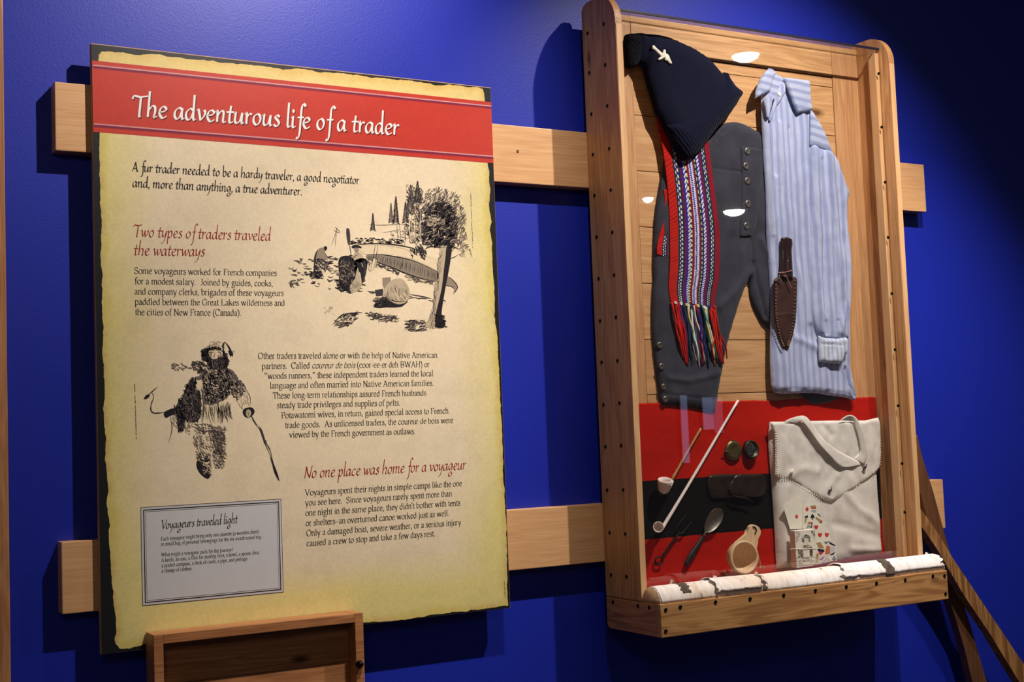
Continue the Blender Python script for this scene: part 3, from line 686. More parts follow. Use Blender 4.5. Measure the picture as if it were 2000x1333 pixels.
# ---- inset label
QD = PD1+.0006
qc = [XZ(*c, QD) for c in ((280.3, 1184.2), (554, 1156.2), (548.1, 974.5), (273.5, 993.1))]
x0, x1 = (qc[0][0]+qc[3][0])/2, (qc[1][0]+qc[2][0])/2; z0, z1 = (qc[0][1]+qc[1][1])/2, (qc[2][1]+qc[3][1])/2
lab = mk('inset_label', [(x0, -QD, z0), (x1, -QD, z0), (x1, -QD, z1), (x0, -QD, z1)], [(0, 1, 2, 3)], M_paper, sign, label='white framed inset headed Voyageurs traveled light')
def frame_lines(x0, x1, z0, z1, D, w, name):
    p = Pen()
    for a, b in (((x0, z0), (x1, z0)), ((x1, z0), (x1, z1)), ((x1, z1), (x0, z1)), ((x0, z1), (x0, z0))):
        d = np.array(b)-np.array(a); d = d/np.hypot(*d)*w/2; p.stroke([np.array(a)-d, np.array(b)+d], w, D)
    p.build(name, M_ink, lab)
frame_lines(x0, x1, z0, z1, QD+.0002, .0009, 'outer_rule')
frame_lines(x0+.0055, x1-.0055, z0+.0055, z1-.0055, QD+.0002, .0019, 'thick_rule')
frame_lines(x0+.009, x1-.009, z0+.009, z1-.009, QD+.0002, .0006, 'thin_rule')
p = Pen(); LD = QD+.0003
p.line('Voyageurs traveled light', (315.5, 1033.8), (463, 1022), LD, 0.0098, 'I', bold=1.0, ext=1.5, shear=.1)
for s, a, b in (('Each voyageur might bring only one cassette (a wooden chest)', (314.2, 1056.5), (505.4, 1041.8)), ('or small bag of personal belongings for the six-month round trip.', (314.2, 1066.8), (511.9, 1052)),
    ('What might a voyageur pack for the journey?', (315, 1087.5), (455.8, 1077.2)), ('A knife, an axe, a flint for starting fires, a bowl, a spoon, dice,', (315, 1098.4), (507.4, 1082.5)),
    ('a pocket compass, a deck of cards, a pipe, and perhaps', (315.7, 1108.7), (483, 1094.9)), ('a change of clothes.', (315.7, 1119), (375.3, 1114))): p.line(s, a, b, LD, 0.0049, bold=1.0)
p.build('inset_lettering', M_ink, lab)

# ---- printed pen drawing: traders by an overturned canoe (crop units of 4.167 per photo pixel, corner 540,340)
mA = lambda x, y: XZ(540+x/4.167, 340+y/4.165, TD)
BG = srgb(232, 210, 176); K0 = srgb(34, 28, 34); K1 = srgb(62, 54, 58); K2 = srgb(104, 92, 88); K3 = srgb(150, 134, 116); K4 = srgb(190, 172, 144)
I = Ink(TD, mA)
def conifer(x, top, bot, w, c):
    n = int((bot-top)/7)
    I.stroke([(x, top), (x+1, bot+10)], .0009, c, 1, 0)
    for i in range(n):
        f = i/n; y = top+(bot-top)*f; ww = w*(.12+.88*f)
        for s in (-1, 1): I.stroke([(x, y-4), (x+s*ww*.6, y+R.uniform(0, 5)), (x+s*ww*R.uniform(.7, 1.1), y+R.uniform(6, 14))], .0016, c, 1, 3)
conifer(785, 322, 462, 26, K1); conifer(932, 238, 400, 26, K2); conifer(972, 185, 405, 34, K0); conifer(1050, 228, 400, 32, K1); conifer(1148, 60, 240, 44, K0); conifer(1092, 90, 330, 48, K2)
# horizon and undergrowth
I.stroke([(745, 414), (850, 416), (1000, 413), (1240, 420)], .0010, K2, 1); I.stroke([(860, 478), (940, 466), (1010, 450)], .0010, K2, 1)
# the big round crown
crown = [(1195,240),(1230,150),(1290,110),(1370,140),(1450,170),(1500,240),(1530,330),(1545,430),(1500,520),(1540,600),(1480,590),(1400,560),(1330,580),(1240,570),(1190,520),(1160,440),(1150,340)]
I.dabs([(1185,240),(1230,130),(1300,110),(1390,140),(1480,170),(1530,320),(1545,430),(1550,640),(1490,600),(1400,560),(1330,580),(1220,560),(1160,440),(1150,340)], 520, 42, .0030, -1.1, [K2, K2, K3, K1], 1, .7)
I.dabs([(1250,240),(1340,200),(1430,260),(1480,380),(1460,520),(1400,580),(1300,580),(1220,520),(1210,430),(1330,400),(1310,330),(1230,330)], 300, 40, .0040, -.9, [K0, K0, K1], 3, .8)
I.dabs([(1220,260),(1340,220),(1450,300),(1470,540),(1300,580),(1200,520),(1190,400)], 170, 46, .0052, -.9, [K0, K0, K1], 4, .9)
I.dabs([(1240,340),(1300,330),(1320,380),(1280,430),(1230,420)], 22, 30, .0022, .6, [BG, K4], 6, .8)
I.dabs([(1200,180),(1500,180),(1520,560),(1200,560)], 70, 46, .0014, -.7, [BG, K4], 7, .5)
I.dabs([(1060,90),(1190,120),(1190,330),(1060,330)], 120, 34, .0024, 1.3, [K1, K2, K0], 2, .6)
I.dabs([(1060,330),(1220,350),(1240,560),(1100,560),(1040,440)], 120, 40, .0022, 1.2, [K1, K2, K0], 1, .9)
I.dabs([(1180,500),(1300,480),(1440,500),(1450,600),(1200,590)], 120, 36, .0040, -.3, [K0, K0, K1], 3, .8)
for x in (1085, 1104, 1128, 1172): I.stroke([(x, 330), (x-4, 430), (x+4, 550)], .0022, R.choice([BG, K4]), 6)
for x in (978, 1000, 1040): I.stroke([(x, 400), (x+8, 480), (x+14, 560)], .0014, K2, 2)
I.dabs([(900,470),(1240,430),(1250,590),(1050,580),(900,560)], 80, 30, .0014, .2, [K2, K1, K3], 1, 1.2)
# trunk
I.poly([(1330,590),(1425,580),(1420,680),(1400,800),(1375,930),(1350,1080),(1345,1160),(1375,1200),(1360,1250),(1210,1250),(1235,1180),(1280,1060),(1300,900),(1310,780),(1330,680)], K4, 2, 2)
I.poly([(1385,590),(1425,580),(1420,680),(1400,800),(1375,930),(1350,1080),(1345,1160),(1375,1200),(1360,1250),(1300,1250),(1290,1180),(1310,1080),(1345,930),(1362,780),(1375,680)], K0, 3, 2)
for i in range(46):
    y = 620+i*13; xm = 1330-(y-620)*0.13; I.stroke([(xm+R.uniform(-12, 30), y), (xm+R.uniform(-16, 26), y+40), (xm+R.uniform(-20, 20), y+80)], .0010, R.choice([K1, K2]), 4, 2)
I.dabs([(1290,1140),(1370,1150),(1380,1245),(1290,1245)], 60, 30, .0030, .9, [K0], 5, .9)
I.stroke([(1340,600),(1260,590),(1210,610)], .0030, K0, 4); I.stroke([(1420,640),(1450,600),(1480,615)], .0022, K1, 4); I.stroke([(1400,690),(1440,680),(1475,660)], .0018, K1, 4)
I.dabs([(1090,620),(1180,580),(1220,640),(1200,700),(1180,690),(1160,640),(1100,680)], 60, 40, .0030, 1.2, [K1, K0], 3, .7)
I.dabs([(1470,590),(1560,570),(1600,670),(1500,680)], 26, 30, .0014, .8, [K3, K2], 1, .7)
# canoe
I.poly([(640,580),(830,572),(1000,590),(1150,640),(1330,700),(1330,790),(1290,780),(1130,700),(1000,672),(860,660),(730,655),(700,640)], BG, 1, 2)
I.stroke([(630,582),(700,572),(830,568),(980,578),(1100,602),(1160,622)], .0028, K0, 3); I.stroke([(700,585),(850,580),(1000,600),(1130,640),(1300,700)], .0010, K3, 3)
I.poly([(735,655),(860,658),(1000,682),(1130,715),(1310,795),(1295,875),(1150,840),(1030,800),(900,745),(800,712),(740,690)], K3, 2, 2)
for i in range(64):
    f = i/63; x = 745+f*550; yt = 660+f*f*130; yb = 694+f*178; I.stroke([(x, yt), (x-5+R.uniform(-4, 4), (yt+yb)/2), (x-10, yb)], .0012, R.choice([K1, K2, K0]), 4, 2)
for pts in ([(735,656),(860,657),(1000,680),(1130,713),(1310,795)], [(740,692),(900,745),(1030,800),(1150,842),(1295,876)]): I.stroke(pts, .0026, K0, 5)
I.poly([(1390,835),(1430,860),(1470,910),(1465,945),(1440,975),(1445,930),(1400,910),(1375,905)], K3, 2, 2); I.stroke([(1385,830),(1430,858),(1472,912),(1462,948),(1438,976)], .0024, K1, 4); I.stroke([(1375,908),(1420,915),(1450,935)], .0014, K1, 4)
for a, b in (((805,570),(765,785)), ((825,575),(790,780)), ((1030,690),(985,835))): I.stroke([a, ((a[0]+b[0])/2+3, (a[1]+b[1])/2), b], .0016, K1, 6)
I.poly([(790,690),(815,700),(800,760),(765,792),(750,770),(772,720)], BG, 6, 2); I.stroke([(790,690),(770,720),(750,772),(766,792)], .0010, K1, 7)
I.dabs([(720,700),(880,740),(1000,800),(1000,830),(880,770),(740,740)], 60, 30, .0020, .3, [K1, K2], 2, .4)
I.dabs([(1040,820),(1280,880),(1260,900),(1060,860)], 40, 36, .0020, .3, [K2, K3, K1], 1, .3)
# standing man with paddle
I.poly([(568,448),(590,446),(600,500),(598,560),(585,575),(572,520)], K1, 6, 2); I.stroke([(592,560),(602,620),(610,680)], .0016, K0, 6)
I.poly([(612,590),(640,575),(690,592),(688,606),(655,600),(620,604)], K0, 6, 2); I.poly([(632,600),(668,604),(664,640),(640,632)], K3, 5, 2)
I.poly([(610,690),(640,640),(680,640),(715,690),(700,720),(650,715)], K4, 4, 2); I.poly([(640,700),(730,690),(738,760),(715,860),(695,890),(682,800),(640,790)], K0, 4, 2)
I.stroke([(612,692),(640,670),(668,650)], .0016, K0, 6); I.stroke([(700,700),(722,760),(700,880)], .0040, K1, 6); I.stroke([(690,720),(705,760)], .0014, BG, 7)
# seated group
I.poly([(505,700),(540,668),(600,670),(640,710),(660,760),(650,850),(600,930),(520,930),(508,800)], K0, 4, 2); I.dabs([(520,690),(640,720),(650,860),(560,930),(510,860)], 60, 30, .0018, 1.0, [K3, K4, K2], 6, .9)
I.poly([(660,760),(690,890),(680,940),(610,965),(598,910),(640,850)], K4, 5, 2); I.dabs([(610,880),(680,870),(680,935),(615,950)], 24, 24, .0014, 1.4, [K3, K2], 6, .5)
I.dabs([(520,850),(600,850),(600,970),(480,940)], 60, 34, .0034, .4, [K0, K1], 4, .7)
# bending man
I.poly([(384,595),(405,588),(414,606),(395,626)], K0, 5, 2); I.poly([(330,620),(380,600),(400,650),(420,690),(390,700),(350,690),(318,700)], K3, 3, 2); I.stroke([(335,620),(318,660),(312,720),(318,800)], .0040, K0, 4)
I.poly([(310,700),(380,695),(420,740),(400,790),(350,760),(330,830),(305,820)], K1, 3, 2); I.dabs([(310,690),(420,720),(400,800),(310,830)], 40, 26, .0020, 1.1, [K0, BG, K3], 5, .9); I.stroke([(392,640),(410,668),(440,690),(500,690)], .0018, K1, 5)
I.dabs([(270,790),(360,790),(380,850),(280,850)], 40, 30, .0030, .2, [K0], 4, .5)
# tripod
for a, b in (((500,425),(445,585)), ((478,430),(520,470)), ((490,440),(478,590)), ((465,455),(520,480))): I.stroke([a, ((a[0]+b[0])/2, (a[1]+b[1])/2+4), b], .0013, K2, 1)
# rocky ground
for i in range(150):
    t = R.random(); y = 640+300*R.random()+t*40; x = 100+620*R.random()
    if x < 100+abs(y-780)*.7 or y > 860+(x-100)*.22: continue
    ww = R.uniform(22, 52); I.stroke([(x-ww/2, y), (x, y+R.uniform(-9, 9)+6), (x+ww/2, y+R.uniform(-3, 5))], R.uniform(.0012, .0032), R.choice([K0, K1, K1, K2, K3]), 2, 3)
for i in range(70):
    x = 600+450*R.random(); y = 548+R.uniform(-20, 24); I.stroke([(x-14, y), (x, y-6+R.uniform(-4, 4)), (x+16, y+2)], .0022, R.choice([K0, K1, K2]), 2, 2)
for i in range(20):
    x = 540+R.uniform(0, 720); y = 935+(x-540)*.12+R.uniform(-8, 8); I.stroke([(x-28, y-4), (x, y+R.uniform(0, 8)), (x+26, y)], .0016, K1, 2, 2)
I.dabs([(80,880),(150,850),(200,910),(120,920)], 18, 30, .0022, .6, [K2, K1], 2, .4)
# bundle
I.poly([(862,845),(930,840),(930,900),(880,940),(864,900)], K3, 3, 1); I.poly([(880,930),(930,870),(1000,850),(1050,880),(1085,960),(1060,1040),(980,1060),(890,1010),(860,985)], K4, 4, 3)
I.poly([(800,945),(868,935),(864,990),(812,995)], K1, 4, 1); I.poly([(860,1000),(960,1040),(1075,1020),(1020,1080),(900,1085),(790,1085)], K0, 3, 2); I.dabs([(880,940),(1080,900),(1060,1050),(880,1010)], 46, 50, .0014, 1.2, [K1, K2, BG], 6, .4)
I.stroke([(870,1000),(960,1035),(1060,1040)], .0020, K0, 7); I.dabs([(800,1010),(900,1000),(900,1080),(790,1085)], 36, 36, .0026, .1, [K1, K2], 2, .3)
I.stroke([(1085,980),(1180,996),(1260,1014)], .0026, K1, 2); I.stroke([(1340,1020),(1380,1036)], .0018, K1, 2)
# foreground rocks
for R0 in ([(460,1210),(540,1140),(650,1120),(660,1170),(560,1250),(480,1240)], [(700,1130),(800,1130),(980,1160),(980,1200),(820,1195)], [(1040,1190),(1200,1190),(1220,1280),(1060,1270)]):
    I.dabs(R0, 60, 44, .0028, -.4, [K1, K2, K3, K0], 2, .5)
I.dabs([(380,1080),(460,1070),(470,1150),(380,1140)], 8, 30, .0012, .3, [K3], 1, .4)
for pts in ([(470,1210),(530,1150),(640,1130),(700,1128)], [(730,1130),(800,1165),(880,1160),(970,1170)], [(1090,1185),(1160,1215),(1220,1210)]): I.stroke(pts, .0026, K1, 5)
I.build('trader_scene_print', M_print, sign, label='ink drawing of traders beside an overturned canoe and a tall tree')

# ---- printed pen drawing: walking trader (crop units of 4.165 per photo pixel, corner 240,640)
mB = lambda x, y: XZ(240+x/4.165, 640+y/4.165, TD)
I = Ink(TD, mB)
I.dabs([(636,190),(700,165),(760,158),(810,180),(850,230),(862,290),(840,330),(780,352),(720,340),(680,290),(645,250)], 260, 34, .0036, .9, [K0, K0, K1], 2, 1.2)
I.poly([(640,195),(665,172),(700,168),(712,200),(700,240),(720,275),(745,268),(775,262),(815,235),(850,232),(860,290),(825,325),(780,345),(735,338),(700,300),(655,255)], K0, 1, 2, .0008)
I.poly([(698,196),(722,180),(760,182),(800,190),(812,215),(800,236),(772,246),(752,266),(738,262),(716,246),(702,225)], BG, 6, 3)
I.stroke([(694,192),(722,180),(748,190)], .0030, K0, 8); I.stroke([(760,190),(786,180),(812,196)], .0030, K0, 8); I.stroke([(700,205),(722,200),(738,206)], .0022, K0, 8); I.stroke([(768,202),(788,200),(800,208)], .0022, K0, 8)
I.stroke([(750,196),(744,225),(740,244),(750,248)], .0016, K1, 8); I.dabs([(698,196),(716,200),(724,246),(704,226)], 16, 18, .0012, 1.2, [K2, K1], 7, .4); I.dabs([(772,210),(808,210),(800,240),(770,246)], 18, 18, .0012, .9, [K2, K3], 7, .4)
I.stroke([(728,266),(745,260),(768,262)], .0022, K0, 9); I.dabs([(720,270),(800,262),(840,300),(780,340),(730,330)], 26, 30, .0012, 1.4, [K2, K3], 7, .4)
I.stroke([(780,110),(760,130),(700,150),(660,165)], .0010, K3, 1); I.dabs([(700,120),(820,110),(830,160),(700,160)], 26, 34, .0009, -.2, [K3, K4], 1, .4)
I.stroke([(830,115),(815,150),(822,195)], .0040, K0, 2); I.stroke([(835,120),(862,160),(880,200),(875,235)], .0038, K0, 2); I.dabs([(860,180),(910,195),(880,240)], 12, 26, .0024, 1.0, [K0], 2, .6)
# collar, shoulders, coat
I.dabs([(560,290),(640,270),(720,340),(760,390),(640,390),(580,350)], 90, 40, .0026, .6, [K0, K1, K3], 2, .8)
I.dabs([(400,290),(560,310),(560,340),(400,350)], 22, 34, .0022, .4, [K2, K1, K3], 2, .5)
# coat = [(600,400),(560,420),(520,480),(490,560),(430,650),(340,680),(345,720),(420,700),(460,840),(500,830),(540,770),(620,760),(640,560),(820,640),(850,560),(860,440),(960,470),(1000,480),(960,410),(880,320),(800,340),(720,380)]
I.poly([(600,400),(700,370),(860,330),(930,400),(940,440),(860,440),(850,560),(760,620),(650,620),(640,480)], K2, 1, 2, .0012)
I.poly([(560,420),(600,410),(590,500),(632,540),(636,700),(600,770),(520,760),(430,700),(430,640),(490,560),(520,470)], K1, 1, 2, .0010); I.dabs([(560,420),(600,410),(590,500),(632,540),(636,700),(600,770),(520,760),(430,700),(430,640),(490,560),(520,470)], 200, 44, .0040, 1.3, [K0, K0, K0, K2], 3, .8)
I.poly([(590,440),(640,425),(670,440),(655,500),(620,510),(590,480)], BG, 4, 2)
for k in range(4): I.stroke([(640, 440+k*16), (680, 446+k*15)], .0022, K0, 5, 0)
I.dabs([(650,390),(860,340),(900,440),(860,560),(700,620),(650,560)], 420, 40, .0030, 1.0, [K0, K0, K1, K0, K3, BG], 4, .9)
I.dabs([(490,530),(630,560),(630,740),(520,740)], 70, 36, .0018, 1.0, [K3, K2, K1], 5, .8)
I.poly([(340,685),(440,650),(470,700),(400,712),(355,735),(338,720)], K0, 3, 2); I.dabs([(430,700),(520,720),(490,840),(450,850)], 60, 34, .0032, 1.2, [K0, K1], 3, .5)
I.dabs([(380,700),(560,730),(540,880),(400,790)], 60, 40, .0013, 1.2, [K3, K2], 1, .5)
# fringed tunic
for i in range(64):
    x = 640+R.random()*240; y = 600+R.random()*70; I.stroke([(x, y), (x+R.uniform(-8, 12), y+50), (x+R.uniform(-6, 26), y+R.uniform(80, 130))], R.uniform(.0007, .0018), R.choice([K0, K1, K2, K3, BG, K4]), 4, 3)
I.stroke([(560,800),(660,850),(700,840),(830,855)], .0026, K1, 3); I.dabs([(560,780),(830,800),(830,850),(600,870)], 70, 40, .0016, .9, [K2, K3, K1], 2, .7)
# sleeve and hand
I.dabs([(880,440),(960,430),(1000,500),(930,600),(880,540)], 80, 34, .0026, 1.1, [K0, K1, K3], 3, .7); I.stroke([(930,600),(960,650),(985,668)], .0010, K3, 2); I.stroke([(1000,500),(1036,570),(1036,640)], .0014, K2, 2)
I.dabs([(940,520),(1020,520),(1030,640),(960,640)], 26, 40, .0010, 1.3, [K3, K4], 1, .3)
I.poly([(975,680),(1000,655),(1050,652),(1072,680),(1060,710),(1020,735),(985,715)], K0, 4, 3); I.poly([(1005,675),(1030,668),(1045,700),(1022,735),(1002,710)], K4, 5, 2); I.stroke([(1015,680),(1025,720)], .0012, K0, 6)
# stick
P = [(1040,710),(1075,775),(1120,830),(1145,900),(1165,950),(1195,1010),(1215,1090),(1240,1170),(1272,1246)]
I.stroke(P, .0052, K1, 3, 4, wob=.25); I.stroke([(1085,780),(1112,822)], .0030, K4, 5); I.stroke([(1165,955),(1192,1010),(1206,1060)], .0034, K4, 5); I.stroke([(1215,1090),(1242,1175),(1270,1244)], .0058, K0, 4)
# pipe bag with cord at the left
I.poly([(170,580),(190,550),(215,545),(218,560),(195,580)], K0, 3, 2); I.stroke([(205,550),(240,520),(280,486)], .0022, K1, 3); I.stroke([(240,530),(250,570),(232,620),(228,670),(250,695),(300,695),(345,688)], .0024, K1, 3, wob=.4)
I.stroke([(385,740),(400,800),(392,870),(372,940)], .0018, K2, 2)
# legs
for R0, n in (([(570,880),(720,880),(715,1060),(610,1080)], 110), ([(700,850),(830,860),(835,1060),(740,1060)], 130)): I.dabs(R0, n, 44, .0020, 1.2, [K1, K2, K3, K0, BG], 2, .8)
I.poly([(700,850),(828,860),(800,930),(820,1010),(780,1030),(750,960),(720,900)], K1, 1, 2); I.dabs([(720,860),(820,870),(810,1020),(760,1020)], 60, 40, .0020, 1.2, [K0, K3], 4, .5)
I.poly([(640,900),(700,890),(712,980),(690,1030),(650,1000)], BG, 4, 2)
I.poly([(600,1090),(640,1090),(690,1150),(715,1200),(690,1232),(640,1200),(605,1150)], K0, 2, 2); I.dabs([(600,1060),(720,1070),(720,1200),(650,1200)], 60, 26, .0022, .5, [K0, BG, K2], 4, .9)
I.dabs([(730,1060),(835,1060),(830,1150),(750,1150)], 50, 26, .0016, .3, [K2, K1, K3], 2, .8); I.stroke([(610,1030),(640,1080),(700,1080),(710,1050)], .0028, K0, 5)
I.build('walking_trader_print', M_print, sign, label='ink drawing of a bearded walking man with a stick')
#==PART3==
# ================================================================== materials of the exhibits
def knit(name, c, ang, pitch=0.0042, rough=0.95, depth=0.0012, c2=None):
    m, nt, L, b = newmat(name)
    tc = N(nt, 'ShaderNodeTexCoord'); dt = N(nt, 'ShaderNodeVectorMath', operation='DOT_PRODUCT'); dt.inputs[1].default_value = (math.cos(ang), 0, math.sin(ang)); L.new(tc.outputs['Object'], dt.inputs[0])
    q = N(nt, 'ShaderNodeMath', operation='MULTIPLY'); q.inputs[1].default_value = 2*math.pi/pitch; L.new(dt.outputs['Value'], q.inputs[0]); s = N(nt, 'ShaderNodeMath', operation='SINE'); L.new(q.outputs[0], s.inputs[0])
    nz = N(nt, 'ShaderNodeTexNoise', Scale=500.0, Detail=2.0); L.new(tc.outputs['Object'], nz.inputs['Vector'])
    ad = N(nt, 'ShaderNodeMath', operation='MULTIPLY_ADD'); ad.inputs[1].default_value = 0.5; L.new(s.outputs[0], ad.inputs[0]); L.new(nz.outputs['Fac'], ad.inputs[2])
    bp = N(nt, 'ShaderNodeBump', Strength=0.8, Distance=depth); L.new(ad.outputs[0], bp.inputs['Height']); L.new(bp.outputs[0], b.inputs['Normal'])
    rp = ramp(nt, [(0.2, tuple(x*.55 for x in c[:3])+(1,)), (0.9, c)]); L.new(ad.outputs[0], rp.inputs[0]); L.new(rp.outputs[0], b.inputs['Base Color'])
    b.inputs['Roughness'].default_value = rough; b.inputs['Specular IOR Level'].default_value = 0.1; b.inputs['Sheen Weight'].default_value = 0.05
    return m
M_hat = knit('navy_knit_wool', srgb(20, 22, 46), math.radians(-33), 0.0036, depth=0.0003)
M_rib = knit('navy_ribbed_wool', srgb(20, 22, 48), math.radians(-138), 0.0085, depth=0.0012)
M_emb = plain('white_wool_stitching', srgb(232, 226, 214), 0.9, bump=0.6, bscale=500)
M_trou = weave('charcoal_wool_cloth', srgb(60, 60, 72), srgb(50, 50, 61), wear=.1)
M_shirt = weave('blue_striped_cotton', srgb(188, 194, 222), srgb(172, 179, 212), stripes=((1, 0), 0.0215, srgb(148, 156, 198), 0.0))
M_shirth = weave('blue_striped_cotton_across', srgb(186, 192, 218), srgb(170, 177, 208), stripes=((0.12, 1), 0.0215, srgb(140, 149, 188), 0.0))
M_cuff = weave('faded_striped_cotton', srgb(206, 212, 226), srgb(180, 188, 210), stripes=((1, 0), 0.0150, srgb(156, 164, 192), 0.2))
M_canvas = weave('natural_canvas', srgb(232, 225, 218), srgb(214, 206, 200), scale=1100)
M_thread = plain('cream_stitch_thread', srgb(240, 232, 214), 0.9)
M_blanket = colmat('wool_blanket', 0.95, bump=0.9, bscale=520, spec=0.1, namt=0.25, nscale=300)
M_sashm = colmat('finger_woven_wool', 0.9, bump=0.7, bscale=700, spec=0.15, namt=0.12, nscale=600)
M_maroon = plain('maroon_felt', srgb(92, 30, 48), 0.95, noise_amt=.35, scale=90, bump=.9, bscale=260, spec=.1)
M_pewter = plain('pewter_metal', srgb(128, 122, 116), 0.42, metal=0.9, noise_amt=.2, scale=200)
M_brass = plain('aged_brass', srgb(120, 104, 66), 0.42, metal=0.85, noise_amt=.25, scale=120)
M_darkbrass = plain('tarnished_brass', srgb(62, 58, 48), 0.45, metal=0.7, noise_amt=.4, scale=160)
M_iron = plain('black_forged_iron', srgb(34, 26, 24), 0.55, metal=0.5, noise_amt=.2)
M_clay = plain('white_clay', srgb(236, 222, 216), 0.55, noise_amt=.04)
M_reed = wood('reed_stem', srgb(190, 130, 76), srgb(150, 96, 52), 'z', 0.5, knots=False)
M_cup = wood('carved_birch_wood', srgb(236, 204, 164), srgb(220, 182, 138), 'z', 0.5, knots=False, contrast=.5)
M_horn = plain('dark_horn', srgb(38, 27, 18), 0.3, noise_amt=.5, scale=34, coat=.2)
M_knife = plain('dark_polished_wood_handle', srgb(40, 20, 22), 0.25, noise_amt=.2, coat=.5)
M_leather = plain('brown_leather', srgb(58, 30, 25), 0.5, noise_amt=.35, scale=22, bump=.4, bscale=240)
M_lace = plain('pink_leather_lace', srgb(150, 104, 104), 0.7)
M_gold = plain('tan_sinew_stitch', srgb(176, 136, 84), 0.7)
M_card = plain('old_card_paper', srgb(236, 230, 216), 0.6, noise_amt=.04)
M_cardp = colmat('printed_card', 0.6, spec=.3, namt=.08)
M_button = plain('pearl_button', srgb(236, 232, 226), 0.3)
M_white2 = plain('dark_slit', srgb(20, 20, 34), 0.9)

# ================================================================== display case
CX0, CX1, CB, CT = 1.1955, 2.1175, 0.8945, 2.348
BT = 0.019; CDB, CDF, BD = 0.0385, 0.183, 0.062
case = thing('display_case', (1.656, -0.1, 0.82), 'tall shallow wooden display case with clear front and studded sides', 'display case')
def side_profile():
    P = [(CDB, CB), (CDF, CB), (CDF, 2.268)]
    for i in range(1, 13):
        a = math.pi/2*i/12; P.append((CDF-0.078*(1-math.cos(a)), 2.268+0.080*math.sin(a)))
    P += [(0.062, CT+.001), (0.048, CT-.004), (CDB, CT-.016)]
    return P
for nm, a, b in (('left', CX0, CX0+BT), ('right', CX1-BT, CX1)):
    sb = prism('side_board', side_profile(), a, b, M_pine, case, 'x', bev=0.0022)
    if nm == 'left':
        for u, v in ((1147.6,65),(1151,142),(1155,223),(1158,302),(1161,382),(1165,463),(1169,544.5),(1172,627),(1175,708),(1178.7,790.8),(1182.4,873),(1185.8,958),(1190.4,1041),(1193.4,1123.5),
                     (1179,47),(1182,126.6),(1186,207),(1189.4,290.6),(1192.6,371.4),(1196,454),(1199.5,537.6),(1203,620),(1206,705),(1210,788),(1213,871),(1217,957.6),(1221,1043.7),(1223.6,1127)):
            screw(WX(u, v, CX0-.0004), 'x', 0.0045, sb)
# paler front edging
XL, XR = CX0+BT, CX1-BT
for a, b in ((CX0, CX0+BT), (CX1-BT, CX1)): box('front_edging', a+.0012, b-.0012, CDF-.001, CDF+.0012, CB+.002, 2.262, M_edge, case, .0008)
# back panel
box('backing_board', XL, XR, CDB, BD-.016, CB, 2.325, M_hole, case, 0)
box('top_molding', XL, XR, BD-.016, BD+.006, 2.316, 2.331, M_pinex, case, .003)
SL, SR = 1.3272, 2.0035
box('stile', XL, SL-.0012, BD-.018, BD+.001, CB, 2.315, M_pinez, case, .0014)
box('stile', SR+.0012, XR, BD-.018, BD+.001, CB, 2.315, M_pinez, case, .0014)
box('top_rail', SL, SR, BD-.018, BD+.001, 2.246, 2.315, M_pinex, case, .0014)
zs = [2.2435, 2.2155, 2.0795, 1.9375, 1.7960, 1.6540, 1.5135, 1.3765, 1.2380, 1.0960, CB]
for i in range(len(zs)-1):
    box('plank', SL, SR, BD-.018, BD-.001+R.uniform(-.0008, .0012), zs[i+1]+.0009, zs[i]-.0009, M_pinex, case, .0012)
# glass stop with screws on the inner right side, glass sheets
bat = box('glass_stop', XR-.013, XR, 0.119, 0.145, CB, 2.300, M_edge, case, .001)
for u, v in ((1716,143.7),(1722,248.4),(1728.6,356),(1734.5,464),(1741.7,573.8),(1748,683.4),(1754,793),(1761.8,906),(1767,1001)): screw(WX(u, v, XR-.0133), 'x', 0.0042, bat)
box('glass_stop', XL, XL+.013, 0.119, 0.145, CB, 2.300, M_edge, case, .001)
def glassmat():
    m, nt, L, b = newmat('clear_acrylic'); nt.remove(b); out = nt['Material Output']
    tr = N(nt, 'ShaderNodeBsdfTransparent'); tr.inputs[0].default_value = (.985, .99, .985, 1); gl = N(nt, 'ShaderNodeBsdfGlossy'); gl.inputs['Roughness'].default_value = .012
    lw = N(nt, 'ShaderNodeLayerWeight'); lw.inputs['Blend'].default_value = .5
    pw = N(nt, 'ShaderNodeMath', operation='POWER'); pw.inputs[1].default_value = 5; L.new(lw.outputs['Facing'], pw.inputs[0])
    ma = N(nt, 'ShaderNodeMath', operation='MULTIPLY_ADD'); ma.inputs[1].default_value = .95; ma.inputs[2].default_value = .045; L.new(pw.outputs[0], ma.inputs[0])
    mx = N(nt, 'ShaderNodeMixShader'); L.new(ma.outputs[0], mx.inputs[0]); L.new(tr.outputs[0], mx.inputs[1]); L.new(gl.outputs[0], mx.inputs[2]); L.new(mx.outputs[0], out.inputs[0])
    return m
M_glass = glassmat(); M_gedge = plain('dark_acrylic_edge', srgb(26, 26, 48), 0.3)
box('front_pane', XL, XR, 0.1465, 0.1495, CB+.002, 2.311, M_glass, case, 0)
box('top_pane', XL, XR, BD+.007, 0.1465, 2.309, 2.312, M_glass, case, 0)
box('pane_edge', XL, XR, 0.1463, 0.1502, 2.3072, 2.3135, M_gedge, case, .0005)
